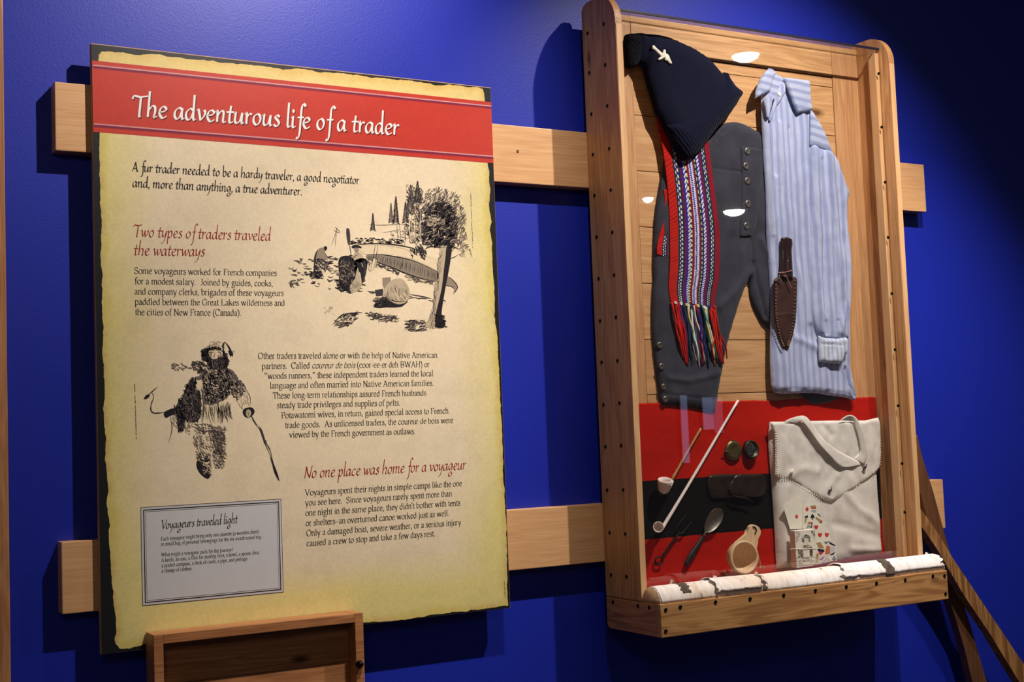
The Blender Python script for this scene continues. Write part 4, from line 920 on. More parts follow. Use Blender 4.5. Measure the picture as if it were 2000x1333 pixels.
# base
ZB = 0.819; FD = 0.258
fb = box('base_front_board', CX0, CX1+.004, FD-.019, FD, ZB, CB, M_basew, case, .0022)
M_basey = wood('rustic_end_wood', srgb(190, 134, 82), srgb(144, 94, 54), 'y', 0.5, contrast=1.3)
eb = prism('base_end_board', [(CDB+.012, ZB), (FD-.0195, ZB), (FD-.0195, CB-.001), (CDB, CB-.001), (CDB, ZB+.012), (CDB+.004, ZB+.004)], CX0, CX0+BT, M_basey, case, 'x', bev=.0015)
prism('base_end_board', [(CDB+.012, ZB), (FD-.0195, ZB), (FD-.0195, CB-.001), (CDB, CB-.001), (CDB, ZB+.012), (CDB+.004, ZB+.004)], CX1-BT, CX1, M_basey, case, 'x', bev=.0015)
box('base_top_board', XL, XR, CDB, FD-.0195, CB-.019, CB-.001, M_basew, case, .001)
box('base_bottom_board', XL, XR, CDB, FD-.0195, ZB+.002, ZB+.02, M_basew, case, .001)
for u, v in ((1300.4,1192.3),(1300.4,1233.7),(1329,1186.5),(1397.6,1177),(1465,1170.7),(1530.8,1163.5),(1592.7,1154.5),(1653,1147),(1712,1140),(1768,1133.6),(1822,1126),(1844.7,1125.7),(1846.8,1160.6)): screw(W(u, v, FD+.0004), 'y', 0.0047, fb)
for u, v in ((1197.4,1176.5),(1245.7,1184),(1268,1187.5)): screw(WX(u, v, CX0-.0004), 'x', 0.0045, eb)

# ================================================================== birch log
logt = thing('birch_log', (1.656, -0.22, CB), 'split white birch log lying along the front ledge of the display case', 'log')
M_bark = None
def barkmat():
    m, nt, L, b = newmat('birch_bark')
    tc = N(nt, 'ShaderNodeTexCoord'); mp = N(nt, 'ShaderNodeMapping'); mp.inputs['Scale'].default_value = (34, 9, 9); L.new(tc.outputs['Object'], mp.inputs['Vector'])
    n1 = N(nt, 'ShaderNodeTexNoise', Scale=3.0, Detail=6.0, Distortion=.4); L.new(mp.outputs[0], n1.inputs['Vector'])
    r1 = ramp(nt, [(0.27, srgb(96, 84, 76)), (0.34, srgb(226, 212, 204)), (0.5, srgb(240, 234, 232)), (0.8, srgb(250, 247, 247))]); L.new(n1.outputs['Fac'], r1.inputs[0])
    n2 = N(nt, 'ShaderNodeTexNoise', Scale=4.5, Detail=2.0); L.new(tc.outputs['Object'], n2.inputs['Vector'])
    r2 = ramp(nt, [(0.36, srgb(244, 226, 204)), (0.52, (1, 1, 1, 1))]); L.new(n2.outputs['Fac'], r2.inputs[0])
    mx = N(nt, 'ShaderNodeMixRGB', blend_type='MULTIPLY'); mx.inputs[0].default_value = .9; L.new(r1.outputs[0], mx.inputs[1]); L.new(r2.outputs[0], mx.inputs[2]); L.new(mx.outputs[0], b.inputs['Base Color'])
    b.inputs['Roughness'].default_value = .7; bp = N(nt, 'ShaderNodeBump', Strength=.5, Distance=.002); L.new(n1.outputs['Fac'], bp.inputs['Height']); L.new(bp.outputs[0], b.inputs['Normal'])
    return m
M_bark = barkmat(); M_bark2 = plain('inner_bark', srgb(214, 176, 140), .8, noise_amt=.15, scale=40); M_knot = plain('dark_bark_scar', srgb(84, 72, 60), .9, noise_amt=.5, scale=120, bump=.9, bscale=160)
M_endgrain = plain('log_end_grain', srgb(198, 160, 120), .8, noise_amt=.25, scale=60)
LC, LR, LZ = 0.2185, 0.0345, 0.0360
def lograd(x, a): return 1+0.035*noise.fractal(Vector((x*7, a*1.2, 2)), .8, 2, 3)
def logmesh(name, x0, x1, a0, a1, off, mat, parent, nx=80, na=18, ragged=0.0, thick=.0012, seed=0, curl=None):
    """piece of shell round the log; angle 0 = front foot, pi = back foot"""
    V, F = [], []
    for k, o_ in ((0, off), (1, off-thick)):
        for i in range(nx+1):
            for j in range(na+1):
                f = i/nx; a = a0+(a1-a0)*j/na
                x = x0+(x1-x0)*f
                if ragged: 
                    if i in (0, nx) or True:
                        x += ragged*noise.fractal(Vector((a*3+seed, f*0.01+seed, 5)), .8, 2, 4)*(abs(f-.5)*2)**3
                    a += ragged*9*noise.fractal(Vector((x*30+seed, 1, 5)), .8, 2, 4)*(1 if j in (0, na) else 0)
                r = lograd(x, a)*1.0
                lift = o_+(curl(f, j/na) if curl else 0)
                V.append((x, -(LC+(LR*r+lift)*math.cos(a)), CB+(LZ*r+lift)*math.sin(a)))
    n1 = (nx+1)*(na+1)
    for i in range(nx):
        for j in range(na):
            q = i*(na+1)+j; F.append((q, q+na+1, q+na+2, q+1)); F.append((n1+q, n1+q+1, n1+q+na+2, n1+q+na+1))
    for i in range(nx):
        for j in (0, na):
            q = i*(na+1)+j; s = (q, n1+q, n1+q+na+1, q+na+1); F.append(s if j == 0 else s[::-1])
    for j in range(na):
        for i in (0, nx):
            q = i*(na+1)+j; s = (q, q+1, n1+q+1, n1+q); F.append(s if i == 0 else s[::-1])
    return mk(name, V, F, mat, parent, True)
# solid wood core
V, F = [], []; nx = 60; na = 16
for i in range(nx+1):
    x = 1.199+(2.119-1.199)*i/nx
    for j in range(na+1):
        a = math.pi*j/na; r = lograd(x, a); V.append((x, -(LC+LR*r*math.cos(a)), CB+LZ*r*math.sin(a)))
for i in range(nx):
    for j in range(na): q = i*(na+1)+j; F.append((q, q+na+1, q+na+2, q+1))
    F.append((i*(na+1), i*(na+1)+na, (i+1)*(na+1)+na, (i+1)*(na+1)))
nc = len(F); F.append(tuple(range(na+1))); F.append(tuple(nx*(na+1)+j for j in range(na, -1, -1)))
mk('log_core', V, F, None, logt, True, mats=[M_bark, M_endgrain], fmat=[0]*nc+[1, 1])
pi = math.pi
logmesh('bark_sheet', 1.202, 1.345, .04, 2.9, .0014, M_bark, logt, ragged=.010, seed=1)
logmesh('bark_sheet', 1.362, 1.498, .30, 2.7, .0044, M_bark, logt, ragged=.016, seed=5, curl=lambda f, j: .004*(1-j)**4+.003*max(0, .12-f)*8)
logmesh('bark_sheet', 1.516, 1.800, .03, 2.9, .0018, M_bark, logt, ragged=.012, seed=9)
logmesh('bark_sheet', 1.765, 2.118, .26, 2.75, .0046, M_bark, logt, ragged=.020, seed=14, curl=lambda f, j: .004*max(0, .1-f)*10)
logmesh('bark_scar', 1.268, 1.292, .5, 1.9, .0024, M_knot, logt, nx=14, ragged=.010, seed=21)
logmesh('bark_scar', 1.500, 1.514, .05, 2.4, .0006, M_knot, logt, nx=10, ragged=.010, seed=24)
logmesh('bark_scar', 1.905, 1.935, .12, 2.0, .0058, M_knot, logt, nx=14, ragged=.010, seed=27)
for k, (x, a) in enumerate(((1.262, 1.9), (1.39, 2.0), (1.52, 2.1), (2.10, 2.0))):
    p0 = Vector((x, -(LC+LR*math.cos(a)), CB+LZ*math.sin(a))); q = []
    for s_ in range(5): q.append((p0.x+R.uniform(-.008, .008)+.003*s_, p0.y-.001*s_, p0.z+.003*s_))
    mk('bark_curl', [tuple(p0), (p0.x+.012, p0.y, p0.z+.001), (p0.x+.010, p0.y-.004, p0.z+.010), (p0.x+.002, p0.y-.003, p0.z+.013), tuple(p0+Vector((0, .001, 0))), (p0.x+.012, p0.y+.001, p0.z+.001), (p0.x+.010, p0.y-.003, p0.z+.010), (p0.x+.002, p0.y-.002, p0.z+.013)],
       [(0, 1, 2, 3), (7, 6, 5, 4), (0, 4, 5, 1), (1, 5, 6, 2), (2, 6, 7, 3), (3, 7, 4, 0)], M_bark, logt)

# ================================================================== blanket
def blanket():
    x0, x1, zt, zb = XL+.002, 2.0945, 1.356, CB+.004
    red = srgb(192, 27, 10); blk = srgb(20, 15, 15)
    nx, nz = 150, 100; V, F, C = [], [], []
    brk = [(0, zt), (41, 1.166), (72, 1.024), (100, zb)]
    def zrow(j): return float(np.interp(j, [b[0] for b in brk], [b[1] for b in brk]))
    for s in (0, 1):
        for j in range(nz+1):
            z = zrow(j); f = (zt-z)/(zt-zb)
            for i in range(nx+1):
                x = x0+(x1-x0)*i/nx
                D = BD+.0045+.0022*noise.fractal(Vector((x*7, z*9, 4)), .8, 2, 3)+.016*max(0, f-.86)**1.5*10-(.003 if s else 0)
                zz = z+.0035*noise.noise(Vector((x*9, 0, 7)))*(1-f)+.0011*noise.noise(Vector((x*70, z*3, 1)))*(1 if s == 0 else 1)
                V.append((x, -D, zz))
    n1 = (nx+1)*(nz+1)
    def col(x, z):
        w_ = 0.0
        zl = 1.166+w_; zl2 = 1.024+w_
        return blk if zl2 < z < zl else red
    for j in range(nz):
        for i in range(nx):
            q = j*(nx+1)+i; x = x0+(x1-x0)*(i+.5)/nx; z = (zrow(j)+zrow(j+1))/2
            F.append((q, q+nx+1, q+nx+2, q+1)); C.append(col(x, z))
            F.append((n1+q, n1+q+1, n1+q+nx+2, n1+q+nx+1)); C.append(col(x, z))
    rim = [i for i in range(nx+1)]+[j*(nx+1)+nx for j in range(1, nz+1)]+[nz*(nx+1)+i for i in range(nx-1, -1, -1)]+[j*(nx+1) for j in range(nz-1, 0, -1)]
    for k in range(len(rim)):
        a, b = rim[k], rim[(k+1) % len(rim)]; F.append((a, b, b+n1, a+n1)); C.append(red)
    o = mk('wool_blanket', V, F, M_blanket, None, True, cols=C)
    tag(o, 'red wool blanket with one wide black band covering the lower back of the case', 'blanket')
blanket()
pts = [(XL+.004, -.150, CB+.010), (1.35, -.152, CB+.011), (1.5, -.155, CB+.010), (1.62, -.152, CB+.012), (1.8, -.135, CB+.020), (1.95, -.120, CB+.026), (2.075, -.108, CB+.024)]
o = tube('rolled_cloth', pts, [.009, .010, .010, .011, .015, .017, .012], M_maroon, None, 14, n=14)
for v in o.data.vertices: v.co += Vector((0, 1, 1))*0.0016*noise.noise(v.co*60)
tag(o, 'maroon fuzzy cloth roll lying behind the birch log along the foot of the case', 'cloth')

# ================================================================== clothes in the case
def photo_pts(l, ox, oy, k): return [(ox+x/k, oy+y/k) for x, y in l]
Z1 = lambda *l: photo_pts(l, 1100, 0, 4.4425); Z3 = lambda *l: photo_pts(l, 1240, 220, 4.4433); Z4 = lambda *l: photo_pts(l, 1240, 500, 4.1667)
Z5 = lambda *l: photo_pts(l, 1440, 120, 3.92); Z6 = lambda *l: photo_pts(l, 1460, 440, 3.704); Z7 = lambda *l: photo_pts(l, 1230, 760, 3.3333); Z8 = lambda *l: photo_pts(l, 1480, 780, 3.7033); Z9 = lambda *l: photo_pts(l, 1500, 940, 7.018)
def disc(name, p, r, mat, parent, h=.003, axis=(0, -1, 0), label=None, squash=1.0, seg=20):
    return lathe(name, [(r*.02, h*.75), (r*.55, h*.85), (r*.8, h), (r, h*.5), (r, 0), (r*.3, -.0005)], p, axis, mat, parent, seg, squash, label)
# trousers
tr = thing('trousers', (1.53, -.066, 1.36), 'charcoal grey wool knee breeches with pewter fly buttons pinned under the sash and shirt', 'trousers')
cloth('breeches_cloth', [(1300,300),(1340,280),(1384,272),(1393,258),(1406.6,244.8),(1424.6,239),(1442.6,239.8),(1460.6,247),(1474,255),(1486.5,259.4),(1520,270),(1532,400),(1545,520),(1562,650),(1592,700),(1622,740),(1632,780),(1605,789),(1579,788),(1552,750),(1520,680),(1501.6,644),(1487,631),(1471.6,603),(1464,579),(1459.6,549),
    (1444,589),(1432,627),(1419,673),(1408,730.4),(1401,768.8),(1396,805),(1384,806),(1348,797.6),(1312,794),(1289,790.4),(1284.4,764),(1278.4,716),(1272.4,656),(1272,596),(1275,548),(1274,520),(1277,434),(1285,377.5),(1294,328)],
    BD+.0022, .013, .03, M_trou, tr, h=.0046, smooth_n=2, gain=1.35, wr=.0035, wscale=9,
    folds=[(Z3((650,490),(900,520),(1100,545)), -.0022, .0022), ([(1466,527),(1440,560),(1400,600)], .004, .012), ([(1466,515),(1475,560),(1490,620)], -.004, .006), ([(1462,470),(1466,527)], -.0035, .003),
           ([(1340,540),(1345,700)], .003, .012), ([(1287,770),(1396,783)], -.0022, .002), ([(1420,250),(1400,265),(1396,276)], -.003, .003), ([(1480,470),(1500,520),(1520,540)], .004, .010), ([(1400,730),(1340,745),(1300,740)], .003, .008)])
fl = cloth('fly_flap', [(1447,286),(1470,288),(1490,291),(1488,345),(1482,400),(1476,440),(1466,463),(1444,464),(1445,430),(1446,400),(1447,340)], BD+.0150, .0028, .006, M_trou, tr, h=.005, smooth_n=0)
for (u, v) in ((1459.5,296),(1456.6,325),(1459.5,354),(1460.6,399),(1458,442)): disc('button', W(u, v, BD+.018), .0104, M_pewter, tr, .0035)
for (u, v) in ((1288,675),(1291.6,716.7),(1296,756.3),(1299,780.8)): disc('button', W(u, v, BD+.0135), .0085, M_pewter, tr, .0035)
# sash
sash = thing('woven_sash', (1.47, -.085, 1.45), 'finger-woven red, blue and green wool sash with knotted fringe hanging under the navy cap', 'sash')
SB = [(0, .17, 'r'), (.17, .29, 'g'), (.29, .35, 'p'), (.35, .42, 'bw'), (.42, .46, 'gy'), (.46, .50, 'c'), (.50, .60, 'n'), (.60, .63, 'c'), (.63, .67, 'gy'), (.67, .74, 'bw'), (.74, .80, 'p'), (.80, .90, 'g'), (.90, 1.01, 'm')]
cR, cM, cG, cP, cB, cW, cY, cC = srgb(196, 34, 26), srgb(146, 22, 44), srgb(24, 48, 46), srgb(120, 24, 60), srgb(40, 40, 150), srgb(222, 224, 240), srgb(214, 214, 140), srgb(134, 22, 56)
NV = 360
def sashcol(u, v, rows=NV, L=370.0):
    y = v*L
    for a, b, t in SB:
        if a <= u < b:
            f = (u-a)/(b-a)
            if t == 'r': return srgb(140, 20, 18) if (y+f*11) % 6 < 1.3 else cR
            if t == 'm': return srgb(112, 18, 34) if (y-f*11) % 6 < 1.3 else cM
            if t == 'g':
                if .24 < f < .44: return (cW if y % 8 < 4.4 else cB)
                if .56 < f < .76: return (srgb(220, 220, 190) if (y+4) % 8 < 4.4 else cB)
                return cG
            if t == 'p': return srgb(60, 30, 110) if (y+f*9) % 6 < 2 else cP
            if t == 'bw': return cB if (f < .3 or (y+f*9) % 6.5 < 2.8) else cW
            if t == 'gy': return cY if (y % 9 < 5 and .2 < f < .8) else cG
            if t == 'c': return cC
            if t == 'n': return cW if ((y/6+f*2.5) % 1 < .5) != ((y/6-f*2.5) % 1 < .5) else srgb(48, 60, 160)
    return cR
Lp = [(1282,225),(1288,262),(1294,287),(1303,355),(1307.5,422),(1308.5,470),(1308.4,520),(1306,560),(1310,588)]
Rp = [(1378,235),(1383,272),(1389.7,328),(1397.6,389),(1405,450),(1405.5,500),(1404,545),(1398,575),(1396,600)]
strip('sash_band', Lp, Rp, BD+.0150, M_sashm, sash, nu=64, nv=NV, thick=.0030, bulge=.0035, colfn=sashcol)
strip('sash_band', [(1297,370),(1300,420),(1291,450),(1284,478),(1284,497)], [(1309,372),(1310,420),(1306,455),(1304,480),(1303,503)], BD+.0130, M_sashm, sash, nu=12, nv=70, thick=.002, colfn=lambda u, v: sashcol(u*.32, v, 90, 125.0), label='folded back end of the sash')
palette = [srgb(196, 40, 30), srgb(176, 26, 24), srgb(190, 36, 28), srgb(210, 206, 196), srgb(40, 46, 100), srgb(220, 200, 130), srgb(96, 40, 96), srgb(30, 60, 60), srgb(226, 220, 230), srgb(46, 50, 120), srgb(70, 120, 110), srgb(180, 40, 44), srgb(30, 60, 56), srgb(170, 40, 30), srgb(200, 40, 30)]
MY = [plain('fringe_yarn', c, .95, noise_amt=.2, scale=300, spec=.1) for c in palette]
def yarncol(f, j):
    if f < .16: return MY[(0, 1, 2, 0)[j % 4]]
    if f > .84: return MY[(0, 13, 2, 14)[j % 4]]
    return MY[3+(j*7+int(f*23)) % 10]
nstr = 34
for i in range(nstr):
    f = i/(nstr-1); u0 = 1311+f*86; v0 = 589+f*12+R.uniform(-2, 2); u1 = 1330+f*86+R.uniform(-5, 5); v1 = 712+R.uniform(-8, 8)-8*abs(f-.5)
    if f < .16: u1 = 1333+f*80+R.uniform(-3, 6)
    md = [((u0+(u1-u0)*t+R.uniform(-4, 4)), v0+(v1-v0)*t) for t in (.25, .5, .75)]
    P = [W(u0, v0, BD+.020)]+[W(a, b, BD+.020+R.uniform(0, .005)) for a, b in md]+[W(u1, v1, BD+.018)]
    tube('fringe_strand', P, [.0022, .0028, .0026, .0014], yarncol(f, i), sash, 7, n=4)
for i, (u, v) in enumerate(((1318,592),(1329,594),(1340,596),(1350,599),(1362,598),(1374,601),(1385,600),(1394,600))):
    disc('fringe_knot', W(u, v, BD+.0195), .0045, MY[(3, 8, 5, 6, 5, 8, 9, 0)[i]], sash, .005, seg=10)
# cap
hat = thing('knit_cap', (1.5, -.1, 1.99), 'navy blue knitted stocking cap with a small white stitched bird', 'cap')
hatout = Z1((640,288),(720,296),(820,303),(920,330),(1000,365),(1100,410),(1200,470),(1290,550),(1370,645),(1430,700),(1500,770),(1530,815),(1500,890),(1440,985),(1340,1100),(1210,1260),(1130,1350),(1041,1385),(980,1330),(905,1200),(830,1050),(790,980),(760,870),(720,740),(690,620),(660,570),(640,540),(628,440),(625,350))
HD = BD+.0245
cloth('cap_body', hatout, HD, .026, .055, M_hat, hat, h=.006, smooth_n=2, wr=.002, wscale=12, folds=[(Z1((650,520),(700,420),(720,330)), -.006, .008), (Z1((700,600),(730,480),(790,380)), .004, .01)])
cloth('ribbed_cuff', Z1((1376,650),(1386,630),(1400,632),(1416,640),(1432,680),(1480,750),(1520,780),(1546,812),(1535,842),(1500,900),(1440,990),(1340,1100),(1270,1190),(1210,1272),(1130,1362),(1041,1398),(1000,1345),(950,1270),(905,1190),(868,1090),(960,1035),(1060,985),(1160,910),(1260,805)), HD+.003, .029, .05, M_rib, hat, h=.005, smooth_n=2, label='ribbed turn-up of the cap')
cloth('tassel', Z1((525,318),(560,296),(610,292),(650,296),(668,340),(670,440),(650,540),(628,575),(600,590),(575,598),(560,602),(535,588),(528,520),(522,400)), HD-.004, .022, .022, knit('black_fluffy_wool', srgb(20, 20, 32), .3, .0035, depth=.002), hat, h=.005, smooth_n=2, wr=.004, wscale=60, label='dark fluffy tassel end')
emb = Z1((770,400),(785,392),(800,410),(840,446),(860,462),(866,434),(876,430),(886,434),(890,465),(908,474),(917,488),(927,515),(942,545),(936,560),(915,550),(900,530),(880,530),(878,502),(850,520),(824,526),(820,514),(845,490),(828,476),(790,438),(770,425))
cloth('stitched_bird', emb, HD+.0288, .0022, .003, M_emb, hat, h=.0022, smooth_n=0, label='white stitched bird')
# shirt
sh = thing('striped_shirt', (1.85, -.09, 1.36), 'pale blue striped cotton work shirt with wide collar, folded in half', 'shirt')
SD = BD+.0190
body = Z5((180,268),(185,480),(200,800),(215,1000),(220,1333))+Z6((150,300),(165,600),(160,900),(165,1100),(190,1210),(300,1220),(420,1215),(500,1218),(600,1235),(700,1245),(780,1268),(770,1180),(745,1060),(737,950),(738,600),(745,400),(740,200),(725,60))+Z5((835,1100),(845,1010),(830,960),(770,790),(720,690),(680,585),(640,495),(570,385),(480,250),(400,160),(345,125),(300,100),(250,110),(215,170))
cloth('shirt_body', body, SD, .010, .02, M_shirt, sh, h=.0048, smooth_n=2, gain=1.3, wr=.0035, wscale=10,
    folds=[(Z5((245,462),(258,700),(268,870)), -.004, .003), (Z5((232,462),(242,700),(250,1333)), .003, .004), (Z5((300,480),(340,900),(400,1333))+Z6((380,500),(390,1180)), .0035, .007), (Z5((470,300),(500,800),(520,1333))+Z6((420,300),(430,700)), .004, .009), (Z5((380,520),(420,1000),(440,1333))+Z6((330,350),(320,1180)), -.003, .007),
           (Z5((268,900),(270,1333))+Z6((240,300),(250,1180)), .0035, .009), (Z6((330,820),(520,900),(560,1180)), .003, .01), (Z6((690,1040),(720,1150),(780,1265)), -.007, .005), (Z6((190,1195),(420,1190),(700,1222),(780,1245)), -.002, .0018), (Z6((660,1000),(700,1130),(740,1240)), .003, .004)])
cloth('sleeve', Z5((553,640),(600,648),(650,672),(720,690),(770,780),(830,955),(852,1005),(835,1095),(845,1300))+Z6((740,200),(745,400),(738,600),(728,680),(722,790),(715,822),(600,826),(512,806),(488,770),(462,700),(445,600),(441,300),(441,0))+Z5((548,1100),(552,800)), SD+.0100, .012, .02, M_shirt, sh, h=.0045, smooth_n=2, gain=1.5, wr=.004, wscale=13,
    folds=[(Z5((620,640),(640,900),(650,1333))+Z6((540,400),(556,780)), -.004, .007), (Z5((680,670),(690,900),(740,1333))+Z6((650,300),(690,560),(650,780)), .005, .009), (Z5((640,680),(632,740)), .003, .003), (Z5((720,690),(760,1000),(780,1300))+Z6((700,200),(706,420),(708,700)), -.004, .007), (Z5((585,660),(590,1000),(600,1333))+Z6((500,400),(520,790)), .004, .009), (Z5((650,680),(700,1100))+Z6((610,40),(620,500),(640,790)), -.004, .007), (Z6((555,700),(560,815)), -.004, .003), (Z6((640,690),(660,815)), -.004, .003), (Z6((700,560),(712,700),(715,790)), -.006, .003)])
cloth('cuff', Z6((508,800),(560,818),(640,822),(716,812),(718,870),(715,935),(697,940),(675,1005),(600,1003),(514,990),(510,900)), SD+.0155, .009, .012, M_cuff, sh, h=.004, smooth_n=0, wr=.003, wscale=30, folds=[(Z6((512,860),(670,872)), -.003, .002), (Z6((676,850),(676,1000)), -.003, .002)])
cloth('yoke', Z5((556,395),(575,385),(640,490),(680,580),(722,692),(650,678),(600,655),(553,645)), SD+.0140, .006, .01, M_shirth, sh, h=.005, smooth_n=0, wr=.002)
cloth('collar', Z5((346,122),(450,134),(552,148),(556,200),(562,290),(574,374),(540,384),(458,397),(430,345),(388,235)), SD+.0190, .006, .01, M_shirth, sh, h=.005, smooth_n=0, wr=.002, folds=[(Z5((350,126),(458,395)), .003, .004)])
cloth('collar', Z5((240,52),(270,62),(298,86),(290,104),(272,140),(255,190),(248,232),(205,255),(170,270),(134,290),(138,225),(170,140),(205,88)), SD+.0150, .008, .012, M_shirth, sh, h=.005, smooth_n=0, wr=.003)
cloth('collar_stand', Z5((262,110),(300,112),(340,135),(352,170),(330,230),(270,330),(240,420),(228,425),(200,300),(240,235)), SD+.0130, .004, .01, M_shirth, sh, h=.005, smooth_n=2)
cloth('placket', Z5((345,150),(368,235),(300,345),(268,430),(248,465),(240,440),(262,350),(300,230)), SD+.0155, .004, .006, M_shirt, sh, h=.004, smooth_n=2)
cloth('placket', Z5((245,250),(262,250),(256,340),(240,432),(222,430),(214,340),(225,270)), SD+.0155, .004, .006, M_shirt, sh, h=.004, smooth_n=2)
cloth('neck_slit', Z5((272,268),(258,300),(256,350),(240,412),(262,370),(276,320),(296,256)), SD+.0158, .0012, .004, M_white2, sh, h=.004, smooth_n=0, label='dark opening at the neck')
u, v = Z5((320, 252))[0]; disc('button', W(u, v, SD+.0205), .0055, M_button, sh, .0025)
u, v = Z6((545, 860))[0]
# sheath and knife
KD = SD+.0160
sheath = thing('knife_sheath', (1.77, -KD, 1.5), 'brown leather knife sheath with stitched edges lying on the blue striped shirt', 'sheath')
cloth('sheath_leather', Z6((188,400),(205,382),(235,372),(300,372),(345,375),(355,400),(352,560),(345,700),(320,820),(296,890),(281,912),(252,880),(220,800),(195,680),(188,560)), KD, .007, .012, M_leather, sheath, h=.004, smooth_n=0, folds=[(Z6((190,655),(350,640)), .0015, .002)])
for side, a, b in ((0, [(205,400),(205,560),(212,680),(236,800),(262,870)], 24), (1, [(343,400),(340,560),(333,700),(308,815),(292,870)], 24)):
    C = catmull(a, 8)
    for k in range(b):
        t = k/(b-1)*(len(C)-1); i = min(int(t), len(C)-2); q = C[i]+(C[i+1]-C[i])*(t-i); (u, v), = Z6(tuple(q)); p0 = W(u-1.6, v, KD+.0086); p1 = W(u+1.6, v+1.4, KD+.0086)
        tube('stitch', [p0, ((p0[0]+p1[0])/2, p0[1]-.0012, (p0[2]+p1[2])/2), p1], .0009, M_gold, sheath, 5, n=2)
lc = Z6((222,345),(270,342),(326,328)); tube('lace', [W(u, v, KD+.0195) for u, v in lc], .0013, M_lace, sheath, 6)
for l in (Z6((240,350),(228,370),(240,395),(252,424)), Z6((270,350),(285,380),(300,420),(318,458)), Z6((268,352),(262,368),(280,372))): tube('lace', [W(u, v, KD+.016) for u, v in l], .0015, M_lace, sheath, 6)
kn = thing('belt_knife', (1.77, -KD, 1.66), 'knife with dark polished wooden handle standing in the leather sheath on the shirt', 'knife')
P = [((282, 88), .0045), ((282, 100), .0115), ((282, 130), .0125), ((281, 180), .0108), ((283, 250), .0112), ((282, 330), .0130), ((282, 380), .0135)]
pp = [W(*Z6(c)[0], KD+.0075) for c, r in P]
tube('handle', pp, [r*1.62 for c, r in P], M_knife, kn, 16, n=5, flat=.42)
for c in ((293, 232), (300, 246), (288, 247), (296, 260), (303, 233)): disc('pin', W(*Z6(c)[0], KD+.0148), .0011, M_pewter, kn, .0008, seg=8)

# ================================================================== small objects on the blanket
BL = BD+.008
def W7(x, y, D): (u, v), = Z7((x, y)); return W(u, v, D)
# short clay pipe
pq = thing('clay_pipe', W7(228, 640, BL+.01), 'short white clay pipe bowl on a brown reed stem resting on the red blanket', 'pipe')
c0 = W7(222, 680, BL+.016)
lathe('bowl', [(r*1.25, h*1.2) for r, h in [(.0005, 0), (.006, .001), (.0105, .006), (.0128, .014), (.0132, .021), (.0142, .0235), (.0132, .026), (.0138, .030), (.0115, .030), (.0105, .022), (.0085, .010), (.0005, .006)]], c0, (-.12, -.35, .93), M_clay, pq, 24)
tube('shank', [W7(222, 650, BL+.018), W7(250, 640, BL+.016), W7(272, 600, BL+.012)], [.006, .0065, .0062], M_clay, pq, 12)
tube('stem', [W7(268, 603, BL+.012), W7(370, 420, BL+.008), W7(463, 258, BL+.005)], [.0040, .0033, .0030], M_reed, pq, 10); disc('mouthpiece', W7(466, 253, BL+.005), .0034, M_darkbrass, pq, .004, axis=(.4, -.3, .8), seg=12)
# long clay pipe
pl = thing('clay_pipe', W7(160, 900, BL+.01), 'long all-white clay pipe with a slender stem slanting across red and black of the blanket', 'pipe')
lathe('bowl', [(.0005, 0), (.007, .001), (.0105, .006), (.012, .014), (.0128, .022), (.0135, .030), (.0112, .0305), (.0095, .020), (.0005, .007)], W7(192, 903, BL+.014), (-.62, -.74, .1), M_clay, pl, 24)
tube('stem', [W7(190, 915, BL+.013), W7(212, 900, BL+.011), W7(240, 860, BL+.009), W7(440, 528, BL+.006), W7(705, 76, BL+.004)], [.0068, .0062, .0055, .0046, .0040, .0036, .0031], M_clay, pl, 12, n=8)
# compass and its lid
cp = thing('pocket_compass', W7(668, 402, BL), 'round brass compass case with hinge pins beside its open dark dial', 'compass')
disc('brass_case', W7(672, 402, BL+.001), .0262, M_brass, cp, .006, seg=32)
tube('hinge_pin', [W7(612, 407, BL+.006), W7(630, 407, BL+.007), W7(650, 405, BL+.006)], .0012, M_pewter, cp, 6); tube('hinge_pin', [W7(708, 405, BL+.005), W7(722, 404, BL+.005)], .0014, M_pewter, cp, 6)
tube('bow_ring', [W7(660, 345, BL+.004), W7(672, 333, BL+.006), W7(684, 345, BL+.004)], .0011, M_brass, cp, 6)
cd = thing('compass_dial', W7(780, 392, BL), 'round dark compass dial with speckled brass face right of the brass case', 'compass')
lathe('dial_case', [(.0005, .004), (.018, .0045), (.0195, .010), (.0225, .0105), (.0235, .006), (.0245, 0), (.005, -.001)], W7(782, 396, BL+.001), (.05, -1, .1), M_darkbrass, cd, 32)
disc('dial_glass', W7(780, 393, BL+.007), .0180, plain('dial_face', srgb(52, 52, 46), .25, noise_amt=.8, scale=120, coat=.6), cd, .0015, seg=24)
# horn plates and fire steel
def rrect(name, l, D, T, mat, label, cat):
    o = cloth(name, Z7(*l), D, T, .004, mat, None, h=.004, smooth_n=2); return tag(o, label, cat)
rrect('horn_plate', [(512,580),(530,562),(600,556),(690,556),(700,580),(698,690),(660,708),(540,712),(516,680),(505,630)], BL, .003, M_horn, 'brown translucent horn plate with rounded corners on the black band, nearer the pipes', 'plate')
rrect('horn_plate', [(690,560),(760,554),(860,556),(886,590),(884,650),(862,698),(800,704),(690,700),(650,680),(640,640),(662,600)], BL+.0055, .003, M_horn, 'dark horn plate overlapping another on the black band beside the canvas bag', 'plate')
o = tube('fire_steel', [W7(642, 650, BL+.012), W7(668, 690, BL+.012), W7(700, 706, BL+.012), W7(750, 712, BL+.012), W7(802, 735, BL+.012)], [.0016, .0026, .003, .0028, .0012], M_iron, None, 8); tag(o, 'curved iron fire steel across the dark horn plate', 'fire steel')
